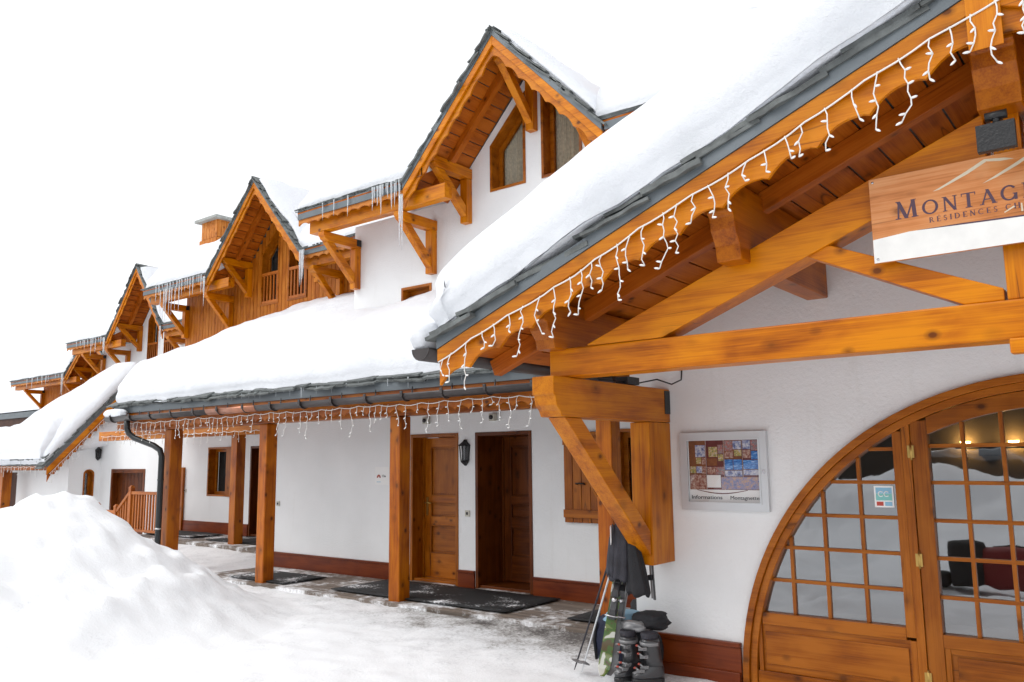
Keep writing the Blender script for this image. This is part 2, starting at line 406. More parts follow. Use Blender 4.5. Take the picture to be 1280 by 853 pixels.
def curve_to_mesh(cu):
    ob = bpy.data.objects.new('tmp', cu); COL.objects.link(ob)
    dg = bpy.context.evaluated_depsgraph_get(); dg.update()
    me = bpy.data.meshes.new_from_object(ob.evaluated_get(dg))
    bpy.data.objects.remove(ob); bpy.data.curves.remove(cu)
    return me

def holed(name, outer, holes, thick, place, mat, parent):
    """flat sheet with openings; place maps (a, b, depth) to the world"""
    cu = bpy.data.curves.new('c', 'CURVE'); cu.dimensions = '2D'; cu.fill_mode = 'BOTH'; cu.extrude = thick / 2
    for poly in [outer] + holes:
        sp = cu.splines.new('POLY'); sp.points.add(len(poly) - 1); sp.use_cyclic_u = True
        for p, q in zip(sp.points, poly): p.co = (q[0], q[1], 0, 1)
    me = curve_to_mesh(cu)
    off = wl(parent)
    mb = MB()
    mb.add([place(v.co.x, v.co.y, v.co.z + thick / 2) for v in me.vertices], [list(p.vertices) for p in me.polygons], [(v.co.x, v.co.y, v.co.z) for v in me.vertices])
    bpy.data.meshes.remove(me)
    o = mb.build(name, mat, parent)
    return o

def facade(y):                       # outer face at y, thickness away from the viewer
    return lambda a, b, d: (a, y + d, b)

def words(txt, size, extr=.0015):
    cu = bpy.data.curves.new('t', 'FONT'); cu.body = txt; cu.size = size; cu.extrude = extr; cu.resolution_u = 3
    return curve_to_mesh(cu)

# ------------------------------------------------------------------ snow, slates, icicles, lights
def prof(d, w):
    if w <= 0: return 1.0
    t = max(0.0, min(d / w, 1.0)); return math.sqrt(max(0, 1 - (1 - t) ** 2))

def samples(U, w0, w1, step):
    s = [0.0]
    if w0 > 0: s += [w0 * k for k in (.015, .04, .08, .13, .19, .26, .35, .46, .58, .72, .86, 1.0)]
    x = s[-1]; end = U - (w1 if w1 > 0 else 0)
    n = max(1, int((end - x) / step)); s += [x + (end - x) * i / n for i in range(1, n + 1)]
    if w1 > 0: s += [U - w1 * k for k in (.86, .72, .58, .46, .35, .26, .19, .13, .08, .04, .015, 0)]
    elif s[-1] < U - 1e-6: s.append(U)
    return s

def snow_slab(name, label, O, eu, ev, U, Vv, T, w, step=.16, up=(0, 0, 1), rough=.05, sag=.05, seed=0, vsc=None):
    """soft layer of snow on the sloping roof O + u*eu + v*ev, with rounded rims; T thickness (number or function)"""
    O, eu, ev, up = V(O), V(eu).normalized(), V(ev).normalized(), V(up)
    us = samples(U, w[0], w[1], step); vs = samples(Vv, w[2], w[3], step)
    top = []; bot = []
    for i, u in enumerate(us):
        for j, v in enumerate(vs):
            t = T(u, v) if callable(T) else T
            p = prof(u, w[0]) * prof(U - u, w[1]) * prof(v, w[2]) * prof(Vv - v, w[3])
            base = O + eu * u + ev * (v * (vsc(u) if vsc else 1))
            q = base * .9 + V((seed * 7.1, seed * 3.3, 0))
            nz = noise.fractal(q, 1.0, 2.1, 3)
            h = t * p * (1 + rough * 2.2 * nz) + rough * .4 * p * noise.noise(base * 3.1) + .016 * p * noise.noise(base * 7.3)
            # the rim bulges out over the eave
            e = V((0, 0, 0)); bul = 4 * p * (1 - p)
            if w[0] > 0: e -= eu * (sag * max(0, 1 - u / max(w[0], .01)) * bul)
            if w[1] > 0: e += eu * (sag * max(0, 1 - (U - u) / max(w[1], .01)) * bul)
            if w[2] > 0: e -= ev * (sag * max(0, 1 - v / max(w[2], .01)) * bul)
            wob = .07 * noise.noise(base * 1.7 + V((seed, 0, 0))) + .03 * noise.noise(base * 5.3)
            lay = .060 * noise.noise(V((base.x * .30 + seed, base.y * .30, h * 8.0))) * bul     # layers of successive snowfalls
            if w[2] > 0 and v < w[2]: e += ev * lay
            if w[0] > 0 and u < w[0]: e += eu * lay
            if w[2] > 0 and v < w[2]: e += ev * wob
            if w[0] > 0 and u < w[0]: e += eu * wob
            top.append(base + e + up * h)
            bot.append(base + e * (1 if (i in (0, len(us) - 1) or j in (0, len(vs) - 1)) else 1) - up * .004)
    m = len(vs); verts = list(top); idx = {}
    for i in range(len(us)):
        for j in range(m):
            k = i * m + j
            if i in (0, len(us) - 1) or j in (0, m - 1): idx[k] = k if T and (w[0] > 0 or i) else k
            if (i == 0 and w[0] <= 0) or (i == len(us) - 1 and w[1] <= 0) or (j == 0 and w[2] <= 0) or (j == m - 1 and w[3] <= 0): idx.pop(k, None)
            if k not in idx: idx[k] = len(verts); verts.append(bot[k])
    fs = []
    for i in range(len(us) - 1):
        for j in range(m - 1):
            a, b, c, d = i * m + j, (i + 1) * m + j, (i + 1) * m + j + 1, i * m + j + 1
            fs.append((a, b, c, d)); fs.append((idx[d], idx[c], idx[b], idx[a]))
    def wallstrip(ks):
        for a, b in zip(ks[:-1], ks[1:]):
            f = []
            for x in (a, b, idx[b], idx[a]):
                if x not in f: f.append(x)
            if len(f) > 2: fs.append(tuple(f))
    if w[0] <= 0: wallstrip([j for j in range(m)])
    if w[1] <= 0: wallstrip([(len(us) - 1) * m + j for j in range(m)])
    if w[2] <= 0: wallstrip([i * m for i in range(len(us))])
    if w[3] <= 0: wallstrip([i * m + m - 1 for i in range(len(us))])
    mb = MB(); mb.add(verts, fs, verts, 0, True)
    o = mb.build(name, 'snow', None, loc=O)
    tag(o, label, 'snow')
    return o

def slates(mb, p0, p1, inward, up, n=None, L_=.34, depth=.34, t=.018, layers=2, jut=.04, tl=(-.025, .015)):
    """ragged courses of thick slates along the edge p0->p1 of a roof; inward points up the roof away from the edge"""
    p0, p1 = V(p0), V(p1); d = (p1 - p0); ln = d.length; d.normalize(); iw = V(inward).normalized(); up = V(up).normalized()
    for lay in range(layers):
        x = -R(0, .15)
        while x < ln:
            w = min(L_ * R(.6, 1.35), ln - x + .02); j = jut * R(.3, 1.3) - lay * .03
            c = p0 + d * x + up * (lay * t * 1.15 + R(0, .006)); tilt = R(*tl)
            dd = (d + up * tilt).normalized(); ii = (iw + up * R(-.03, .03)).normalized(); nn = dd.cross(ii)
            if nn.dot(up) < 0: nn = -nn
            m = 5
            front = [(w * k / m + R(-.006, .006), -j + R(-.014, .014)) for k in range(m + 1)]
            poly = front + [(w, depth), (0, depth)]
            mb.prism(poly, c, dd, ii, nn, 0, t * R(.7, 1.4))
            x += w * R(.86, .99)

def icicle_mesh(mb, p, ln, r):
    pts = []; rr = []
    x, y = p[0], p[1]
    for k in range(7):
        t = k / 6
        pts.append((x + R(-.1, .1) * r, y + R(-.1, .1) * r, p[2] - ln * t)); rr.append(r * (1 - t) ** .75 * R(.88, 1.12) + .0012)
    mb.tube(pts, rr, 7)

def icicles(p0, p1, count, lmin, lmax, label, group, r=.014, bias=None):
    p0, p1 = V(p0), V(p1)
    for k in range(count):
        t = (k + R(.1, .9)) / count
        if bias: t = bias(t)
        p = p0.lerp(p1, t); ln = lmin + (lmax - lmin) * random.random() ** 1.6
        mb = MB(); icicle_mesh(mb, (p.x, p.y, p.z + .012), ln, r * R(.6, 1.2) * (.6 + .4 * ln / lmax))
        o = mb.build('icicle', 'ice', None, loc=p); tag(o, label, 'icicle', group)

def strand(mb, p, ln, outward):
    n = max(3, int(ln / .035)); pts = [V(p)]; ou = V(outward).normalized(); sd = ou.cross(V((0, 0, 1)))
    a = 0.0
    for k in range(1, n + 1):
        a = .8 * a + R(-.02, .02)
        pts.append(V(p) + V((0, 0, -ln * k / n)) + sd * a + ou * (.006 + R(-.004, .004)))
    mb.tube(pts, .0036, 5)
    for k in range(1, n + 1):
        if k % 2 == 0 or k == n:
            q = pts[k]; s = random.choice((-1, 1)); dr = (sd * s * R(.5, 1) + V((0, 0, R(-.9, .2))) + ou * .3).normalized()
            mb.tube([q, q + dr * .012, q + dr * .024, q + dr * .032], [.005, .0065, .0055, .001], 6, 1)

def string_lights(label, pts, spacing, lmin, lmax, outward, sag=.012, extra=None):
    pts = [V(p) for p in pts]
    t = thing('string_lights', label, 'string lights', pts[0])
    mb = MB(); fine = []
    for a, b in zip(pts[:-1], pts[1:]):
        k = max(2, int((b - a).length / .08))
        for i in range(k): fine.append(a.lerp(b, i / k))
    fine.append(pts[-1]); per = max(2, int(spacing / .08)) * 2
    cab = []
    for i, p in enumerate(fine):
        cab.append(p + V((0, 0, -sag * math.sin(math.pi * (i % per) / per))) + V(outward) * R(.0, .004))
    mb.tube(cab, .0048, 6); mb.build('cable', 'cable', t)
    acc = R(.02, spacing * .5)
    for a, b in zip(pts[:-1], pts[1:]):
        ln = (b - a).length
        while acc < ln:
            q = a.lerp(b, acc / ln); m = MB(); strand(m, q, lmin + (lmax - lmin) * random.random() ** 1.3, outward)
            m.build('light_strand', ['cable', 'bulb'], t); acc += spacing * R(.65, 1.35)
        acc -= ln
    return t

def scallop(x0, x1, ztop, h, period, cut, steps=8, phase=0.0):
    """board outline in a vertical plane: straight top line, wavy lower edge"""
    top = [(x0, ztop(x0)), (x1, ztop(x1))]; low = []
    n = max(1, round(abs(x1 - x0) / period))
    for i in range(n):
        for k in range(steps):
            u = k / steps
            if u < .07: c = .0
            elif u < .14: c = .45
            else: c = (.45 + .55 * math.sin(math.pi * min(1, (u - .14) / .74) ** .8)) if u < .9 else .18
            x = x0 + (x1 - x0) * (i + u) / n
            low.append((x, ztop(x) - h + cut * c))
    low.append((x1, ztop(x1) - h))
    return top[:1] + low + top[1:]

# ------------------------------------------------------------------ shared building pieces
def inset(poly, d):
    n = len(poly); ar = sum(poly[i][0] * poly[(i + 1) % n][1] - poly[(i + 1) % n][0] * poly[i][1] for i in range(n))
    sg = 1 if ar > 0 else -1; out = []
    for i in range(n):
        p, q, r = V(poly[i - 1]), V(poly[i]), V(poly[(i + 1) % n])
        a = (q - p).normalized(); b = (r - q).normalized()
        na = V((-a.y, a.x)) * sg; nb = V((-b.y, b.x)) * sg
        k = 1 + na.dot(nb); o = q + (na + nb) * (d / max(k, .2)); out.append((o.x, o.y))
    return out

def rect(x0, x1, z0, z1): return [(x0, z0), (x1, z0), (x1, z1), (x0, z1)]

def window(parent, poly, W, place=None, curtain=True, bars=0, depth=.22):
    """timber lined opening: lining, sash, pane and the curtain or dark sheet for room shade behind"""
    pl = place or facade(W)
    w = holed('window', poly, [inset(poly, .035)], depth, lambda a, b, d: pl(a, b, d - .012), 'door', parent)
    s1 = inset(poly, .036); s2 = inset(poly, .095)
    holed('sash', s1, [s2], .04, lambda a, b, d: pl(a, b, d + depth * .62), 'door', w)
    holed('pane', inset(poly, .09), [], .006, lambda a, b, d: pl(a, b, d + depth * .62 + .018), 'winglass', w)
    # drawn curtain with folds; without one, a flat dark sheet stands for room shade
    q = inset(poly, .06); xs = [p[0] for p in q]; x0, x1 = min(xs), max(xs); zs = [p[1] for p in q]; z0 = min(zs)
    def topz(x):
        best = z0
        n = len(q)
        for i in range(n):
            (ax, az), (bx, bz) = q[i], q[(i + 1) % n]
            if abs(bx - ax) > 1e-6 and min(ax, bx) - 1e-6 <= x <= max(ax, bx) + 1e-6:
                best = max(best, az + (bz - az) * (x - ax) / (bx - ax))
        return best
    mb = MB(); k = 40; vs = []; fs = []
    for i in range(k + 1):
        x = x0 + (x1 - x0) * i / k; y = .035 * math.sin(i * 1.9) + .012 * math.sin(i * 4.3)
        if not curtain: y = 0
        vs += [pl(x, z0, depth * .62 + .075 + y), pl(x, topz(x), depth * .62 + .075 + y * .6)]
    for i in range(k): fs.append((2 * i, 2 * i + 2, 2 * i + 3, 2 * i + 1))
    mb.add(vs, fs, vs, 0, True); mb.build('curtain' if curtain else 'backing', 'curtain' if curtain else 'dark', w)
    return w

def bracket(parent, x, W, zt, out, drop, w=.12, h=.14, mat='beam', pd=None, plate=False):
    post = MB(); pd = pd or w * .9; post.box(x - w / 2, x + w / 2, W - pd, W - .002, zt - drop, zt - h - .003)
    p = post.build('bracket', mat, parent, .006)
    a = MB(); a.yz([(W - .002, zt), (W - out, zt), (W - out, zt - h * .45), (W - out + .02, zt - h * .5), (W - out + .03, zt - h * .72), (W - out + .07, zt - h * .85), (W - out + .09, zt - h), (W - .002, zt - h)], x - w / 2 - .004, x + w / 2 + .004)
    a.build('arm', mat, p, .006)
    b = MB(); y0, z0, y1, z1 = (W - out * .80, zt - h, W - pd, zt - drop + w * 1.25) if pd < .2 else (W - out * .845, zt - h, W - pd, zt - drop + .155)
    d = V((0, y1 - y0, z1 - z0)).normalized(); nrm = V((0, d.z, -d.y)); hh = w * (.42 if pd < .2 else .40)
    # brace cut level under the arm and plumb against the post
    tk = hh * 2 / abs(d.z) ; tv = hh * 2 / abs(d.y)
    b.yz([(y0 - tk / 2, z0 - .002), (y0 + tk / 2, z0 - .002), (y1 - .002, z1 + tv / 2), (y1 - .002, z1 - tv / 2)], x - w * .42, x + w * .42)
    b.build('brace', mat, p, .006)
    if plate:
        m = MB(); m.box(x - w / 2 - .008, x + w / 2 + .008, W - .09, W - .004, zt - h * .75, zt - h * .05); m.build('wall_plate', 'black', p)
    return p

def eave_edge(t, x0, x1, E, ze, bh=.085, fl=.12, per=.22, slate=True, board='pale', jut=.05):
    m = MB(); m.box(x0, x1, E - .022, E + .02, ze, ze + fl); m.build('eave_flashing', 'zinc', t)
    m = MB(); m.xz(scallop(x0, x1, lambda x: ze + .012, bh + .012, per, .035), E - .004, E + .018); m.build('scalloped_board', board, t)
    if slate:
        m = MB(); slates(m, (x0, E, ze + fl + .004), (x1, E, ze + fl + .004), (0, 1, .5), (0, -.45, 1), jut=jut); m.build('eave_slates', 'slate', t)

def rake_edge(t, x0, x1, z0, z1, Y, fl, b1, b2, per, cut=.05, mat='barge', sl=.34):
    """bargeboards, flashing and slates along one sloping edge; z0,z1 = lower edge of the flashing"""
    k = (z1 - z0) / (x1 - x0); f = lambda x: z0 + k * (x - x0)
    m = MB(); m.xz([(x0, f(x0)), (x1, f(x1)), (x1, f(x1) + fl), (x0, f(x0) + fl)], Y - .035, Y + .02); m.build('rake_flashing', 'zinc', t)
    m = MB(); m.xz([(x0, f(x0) - b1), (x1, f(x1) - b1), (x1, f(x1) - .002), (x0, f(x0) - .002)], Y - .028, Y - .001); m.build('bargeboard', mat, t, .004)
    m = MB(); m.xz(scallop(x0, x1, lambda x: f(x) - b1 * .6, b2 + b1 * .4, per, cut), Y + .001, Y + .026); m.build('scalloped_board', mat, t)
    m = MB(); s = 1 if x1 > x0 else -1
    slates(m, (x0, Y - .02, f(x0) + fl + .003), (x1, Y - .02, f(x1) + fl + .003), (0, 1, 0), (-k * s, 0, s * 1.0) if s > 0 else (-k, 0, 1), L_=sl, depth=.3, jut=.05, t=.018 if sl < .4 else .026, tl=(-.12, -.05))
    m.build('rake_slates', 'slate', t)

def soffit_planks(t, xa, za, xb, zb, y0, y1, pw=.17, th=.016, mat='plank', name='soffit'):
    """planks running back from the gable, laid side by side up the slope from (xa, za) to (xb, zb)"""
    d = V((xb - xa, 0, zb - za)); ln = d.length; d.normalize(); up = V((-d.z, 0, d.x)); n = max(1, int(ln / pw)); w = ln / n
    m = MB()
    for i in range(n):
        c = V((xa, 0, za)) + d * (w * (i + .5)) + up * R(-.001, .001)
        m.beam(c + V((0, y0, 0)), c + V((0, y1, 0)), w - .012, th, up)
    return m.build(name, mat, t)

def railing(t, x0, x1, y, z0, z1, step=.11, mat='rail', name='balustrade'):
    m = MB(); m.box(x0, x1, y - .03, y + .03, z1 - .06, z1); m.box(x0, x1, y - .025, y + .025, z0, z0 + .05)
    n = max(1, int((x1 - x0) / step))
    for i in range(n):
        x = x0 + (x1 - x0) * (i + .5) / n; m.box(x - .018, x + .018, y - .012, y + .012, z0 + .05, z1 - .06)
    return m.build(name, mat, t)

SL = .62
def upper_storey(t, W, E, xl, xr, el, er, c, hw, ze, za, zb, wins, clad=False, holes=(), bal=None, dz=0, right=True, curtain=True):
    m_ = (za - ze) / hw; zl = lambda x: za - m_ * abs(x - c)
    D = (za - ze) / SL
    zw = ze + SL * (W - E) - .03 if False else ze + .02
    out = [(xl, zb), (xr, zb), (xr, zw), (c + hw - .05, zw), (c, zl(c) - .06), (c - hw + .05, zw), (xl, zw)]
    polys = [w for w in wins]
    if not clad:
        holed('upper_wall', out, polys + list(holes), .25, facade(W), 'stucco', t)
    else:
        holed('upper_wall', out, polys + list(holes), .2, facade(W + .03), 'darkdoor', t)
        mb = MB(); bw = .118; x = xl
        def span(poly, x):
            zs = []; n = len(poly)
            for i in range(n):
                (ax, az), (bx, bz) = poly[i], poly[(i + 1) % n]
                if (ax - x) * (bx - x) < 0: zs.append(az + (bz - az) * (x - ax) / (bx - ax))
            return (min(zs), max(zs)) if len(zs) >= 2 else None
        while x < xr - .02:
            xx = min(x + bw, xr); mid = (x + xx) / 2; s = span(out, mid)
            segs = [s]
            for p in polys:
                h = span(p, mid)
                if h: segs = [q for a, b in segs for q in ((a, min(b, h[0])), (max(a, h[1]), b)) if q[1] - q[0] > .02]
            for a, b in segs: mb.box(x + .006, xx - .006, W - .002 + R(0, .004), W + .028, a, b)
            x = xx
        mb.build('cladding', 'clad', t)
    for p in wins: window(t, p, W, curtain=curtain)
    # main roof deck, open where the dormer stands
    th = math.atan(SL); uy = (0, math.cos(th), math.sin(th)); un = (0, -math.sin(th), math.cos(th)); cs = math.cos(th)
    lim = 4.2
    mb = MB(); left = [(el, 0), (c - hw, 0), (c, D / cs), (c, lim / cs), (el, lim / cs)]
    mb.prism(left, (0, E, ze + .05), (1, 0, 0), uy, un, 0, .06)
    if right: mb.prism([(er, 0), (c + hw, 0), (c + .002, D / cs), (c + .002, lim / cs), (er, lim / cs)], (0, E, ze + .05), (1, 0, 0), uy, un, 0, .06)
    mb.build('roof_deck', 'plank', t)
    # soffit boards below the eave
    mb = MB(); k = (W - E) / cs; n = 6
    for i in range(n):
        a, b = k * i / n, k * (i + 1) / n - .012
        mb.prism([(el + .02, a), (c - hw, a), (c - hw, b), (el + .02, b)], (0, E + .02, ze + .02), (1, 0, 0), uy, un, 0, .014)
        if right: mb.prism([(c + hw, a), (er - .02, a), (er - .02, b), (c + hw, b)], (0, E + .02, ze + .02), (1, 0, 0), uy, un, 0, .014)
    mb.build('eave_soffit', 'plank', t)
    eave_edge(t, el, c - hw - .03, E, ze)
    if right: eave_edge(t, c + hw + .03, er, E, ze)
    # dormer roof
    mb = MB(); o = .03
    mb.xz([(c - hw, ze + o), (c, za + o), (c + hw, ze + o), (c + hw, ze + o + .08), (c, za + o + .08), (c - hw, ze + o + .08)], E + .03, E + D + .15)
    mb.build('dormer_roof', 'slate', t)
    soffit_planks(t, c - hw + .02, ze + .005, c - .01, za - .005, E + .03, W)
    soffit_planks(t, c + hw - .02, ze + .005, c + .01, za - .005, E + .03, W)
    mb = MB(); ym = E + (W - E) * .52
    for s in (-1, 1): mb.beam((c + s * (hw - .05), ym, ze - .01), (c + s * .03, ym, za - .105), .09, .09, (0, 1, 0))
    mb.build('rafter', 'plank', t)
    fl, b1, b2 = .075, .12, .13
    rake_edge(t, c - hw, c, ze, za, E, fl, b1, b2, .19, .045)
    rake_edge(t, c + hw, c, ze, za, E, fl, b1, b2, .19, .045)
    # purlin under the eave
    for xa, xb in [(el + .12, c - hw + .62)] + ([(c + hw - .08, er - .1)] if right else []):
        mb = MB(); mb.box(xa, xb, E + .10, E + .24, ze - .20, ze - .01); mb.build('eave_purlin', 'beam', t, .006)
    # brackets
    o = W - E
    bracket(t, xl + .08, W, ze - .205, o - .10, .74, plate=True)
    bracket(t, c - hw - .23, W, ze - .205, o - .10, .74)
    bracket(t, c - hw * .73, W, zl(c - hw * .73) - .05, o - .05, .74)
    bracket(t, c, W, za - .16, o - .05, .80)
    bracket(t, c + hw * .73, W, zl(c + hw * .73) - .05, o - .05, .74)
    if right:
        bracket(t, c + hw + .23, W, ze - .205, o - .02, .80)
    if bal:
        for w in wins:
            xs = [p[0] for p in w]; zs = [p[1] for p in w]
            railing(t, min(xs) + .03, max(xs) - .03, W + .02, min(zs) + .04, min(zs) + bal, .1)
    return zl

def panel_door(t, x0, x1, z0, z1, Y, rec, mat='door', handle=True, hand=-1, frame='door', label=None, ajar=0.0):
    """framed and panelled door set back into the wall at Y"""
    fr = MB(); w = .045
    fr.box(x0, x0 + w, Y - .012, Y + rec + .06, z0, z1); fr.box(x1 - w, x1, Y - .012, Y + rec + .06, z0, z1)
    fr.box(x0 + w, x1 - w, Y - .011, Y + rec + .059, z1 - w, z1); fr.box(x0 + w, x1 - w, Y + .02, Y + rec + .06, z0, z0 + .035)
    d = fr.build('door', frame, t, .004)
    if label: d['label'] = label
    a, b = x0 + w + .03, x1 - w - .004; y = Y + rec
    st = MB(); st.box(x0 + w, a - .002, y - .01, y + .05, z0 + .035, z1 - w); st.build('door_stop', frame, d)
    lf = MB(); h = z1 - w - z0 - .04; zz = z0 + .037
    sw = .11
    def put(bx):
        lf.box(*bx)
    put((a, a + sw, y, y + .04, zz, zz + h)); put((b - sw, b, y, y + .04, zz, zz + h))
    cuts = [(0, .17), (.37, .43), (.53, .58), (.93, 1)]
    for lo, hi in cuts: put((a + sw, b - sw, y + .001, y + .039, zz + h * lo, zz + h * hi))
    leaf = lf.build('leaf', mat, d, .004)
    pn = MB()
    for (lo, hi) in ((.17, .37), (.43, .53), (.58, .93)):
        q = rect(a + sw, b - sw, zz + h * lo, zz + h * hi); i2 = inset(q, .035)
        # bevelled field: ring of mouldings plus raised middle
        pn.box(q[0][0], q[1][0], y + .022, y + .034, q[0][1], q[2][1])
        pn.box(i2[0][0], i2[1][0], y + .010, y + .0215, i2[0][1], i2[2][1])
        mo = inset(q, .012)
        pn.box(q[0][0], mo[0][0], y - .004, y + .0215, q[0][1], q[2][1]); pn.box(mo[1][0], q[1][0], y - .004, y + .0215, q[0][1], q[2][1])
        pn.box(mo[0][0], mo[1][0], y - .0035, y + .021, q[0][1], mo[0][1]); pn.box(mo[0][0], mo[1][0], y - .0035, y + .021, mo[2][1], q[2][1])
    pn.build('panel', mat, d, .002)
    if handle:
        hm = MB(); hx = a + .05 if hand < 0 else b - .05; hz = z0 + (z1 - z0) * .5
        hm.box(hx - .018, hx + .018, y - .008, y - .0005, hz - .12, hz + .12)
        hm.tube([(hx, y - .008, hz + .05), (hx, y - .05, hz + .05), (hx - hand * .03, y - .055, hz + .05), (hx - hand * .11, y - .055, hz + .045)], .009, 7)
        hm.build('handle', 'brass', d)
    return d

def wall_lamp(loc, fwd, label):
    """half lantern on a wall; fwd = direction out of the wall"""
    t = thing('wall_lantern', label, 'wall lamp', loc); x, y, z = loc; f = V(fwd); s = f.cross(V((0, 0, 1)))
    P = lambda a, b, c: V(loc) + s * a + f * b + V((0, 0, c))
    m = MB()
    def ring(w, d, c): return [P(w * math.cos(k * math.pi / 5), .004 + d * math.sin(k * math.pi / 5), c) for k in range(6)]
    m.loft([ring(.02, .03, .165), ring(.03, .05, .14), ring(.075, .11, .10), ring(.08, .115, .085), ring(.07, .10, .083)], 0, False)
    m.loft([ring(.05, .075, -.10), ring(.055, .08, -.115), ring(.035, .05, -.14), ring(.012, .02, -.165)], 0, False)
    for k in range(6):
        a = k * math.pi / 5; m.tube([P(.068 * math.cos(a), .004 + .098 * math.sin(a), .09), P(.05 * math.cos(a), .004 + .075 * math.sin(a), -.105)], .006, 5)
    m.build('cage', 'black', t)
    b = MB(); b.box(*[c for p in zip(P(-.06, .001, -.1), P(.06, .012, .1)) for c in (min(p), max(p))]); b.build('back_plate', 'black', t)
    g = MB(); g.loft([ring(.047, .07, -.10), ring(.062, .09, .085)], 0, False); g.build('glass', 'vitrine', t)
    return t

def blob(cx, cy, z0, rx, ry, h, seed, n=26, k=12, p=2.6, amp=.10):
    rings = []
    for i in range(k + 1):
        v = i / k; r = (1 - abs(2 * v - 1) ** p) ** (1 / p) if 0 < v < 1 else .02
        r = max(r, .03)
        ring = []
        for j in range(n):
            a = 2 * math.pi * j / n; c, s = math.cos(a), math.sin(a); sq = (abs(c) ** 3 + abs(s) ** 3) ** (-1 / 3)
            f = r * sq * (1 + amp * noise.fractal(V((c * 1.5 + seed, s * 1.5, v * 2.5)), 1, 2, 3))
            ring.append((cx + rx * f * c, cy + ry * f * s, z0 + h * v))
        rings.append(ring)
    return rings

# ------------------------------------------------------------------ camera, light, sky
YA, PI_, RO, FPX = .6665, .14194, -.011246, 1034.0
fw = V((-math.sin(YA) * math.cos(PI_), math.cos(YA) * math.cos(PI_), math.sin(PI_)))
rt0 = V((math.cos(YA), math.sin(YA), 0)); up0 = rt0.cross(fw)
rt = rt0 * math.cos(RO) + up0 * math.sin(RO); up_ = up0 * math.cos(RO) - rt0 * math.sin(RO)
cam = bpy.data.cameras.new('camera'); co = bpy.data.objects.new('camera', cam); COL.objects.link(co)
mw = Matrix((rt, up_, -fw)).transposed().to_4x4(); mw.translation = V((0, 0, 1.6)); co.matrix_world = mw
cam.sensor_fit = 'HORIZONTAL'; cam.sensor_width = 36; cam.lens = 36 * FPX / 1280; cam.clip_end = 3000; cam.clip_start = .05
SC.camera = co

w = bpy.data.worlds.new('World'); SC.world = w; w.use_nodes = True; nt = w.node_tree
bg = nt.nodes['Background']
sky = N(nt, 'ShaderNodeTexSky', sky_type='NISHITA'); sky.sun_disc = False
SUN_EL, SUN_AZ = math.radians(46), math.radians(215)      # azimuth clockwise from +Y: behind the left shoulder
sky.sun_elevation = SUN_EL; sky.sun_rotation = SUN_AZ; sky.air_density = 1.0; sky.dust_density = 4.0
hs = N(nt, 'ShaderNodeHueSaturation', Saturation=.10, Value=1.0)     # overcast: the blue is gone
L(nt, sky.outputs[0], hs.inputs['Color'])
ovc = mixc(nt, .85, hs.outputs[0], (4.75, 4.85, 5.0))                  # even cloud cover over the clear sky
L(nt, ovc, bg.inputs[0]); bg.inputs[1].default_value = .15
sun = bpy.data.lights.new('sun', 'SUN'); so = bpy.data.objects.new('sun', sun); COL.objects.link(so)
sun.energy = .55; sun.angle = math.radians(25); sun.color = (1, .97, .93)
sd = V((math.sin(SUN_AZ) * math.cos(SUN_EL), math.cos(SUN_AZ) * math.cos(SUN_EL), math.sin(SUN_EL)))
so.rotation_euler = sd.to_track_quat('Z', 'Y').to_euler()
SC.view_settings.view_transform = 'Standard'; SC.view_settings.look = 'None'; SC.view_settings.gamma = 1
SC.view_settings.exposure = .78
SC.cycles.use_adaptive_sampling = True; SC.cycles.adaptive_threshold = .015; SC.cycles.use_denoising = True
SC.cycles.max_bounces = 8; SC.cycles.transparent_max_bounces = 16

# ------------------------------------------------------------------ ground and the ploughed heap
RIDGE = [(-9.6, 1.4, .35), (-9.1, 2.6, .82), (-9.17, 3.3, 1.10), (-9.23, 3.73, 1.22), (-9.21, 3.98, 1.22), (-9.17, 4.20, .98), (-8.95, 4.58, .70), (-8.85, 4.98, .30), (-8.56, 5.40, .04), (-7.9, 5.6, .0)]
def heap(x, y):
    best = 0.0
    for (ax, ay, az), (bx, by, bz) in zip(RIDGE[:-1], RIDGE[1:]):
        dx, dy = bx - ax, by - ay; t = max(0, min(1, ((x - ax) * dx + (y - ay) * dy) / (dx * dx + dy * dy)))
        d = math.hypot(x - ax - dx * t, y - ay - dy * t); z = az + (bz - az) * t
        front = (x - ax) > 0
        wd = (2.7 if front else 2.2) * (.30 + .70 * z / 1.29)
        if d < wd: best = max(best, z * (.5 + .5 * math.cos(math.pi * (d / wd) ** (.85 if front else 1.0))))
    return best
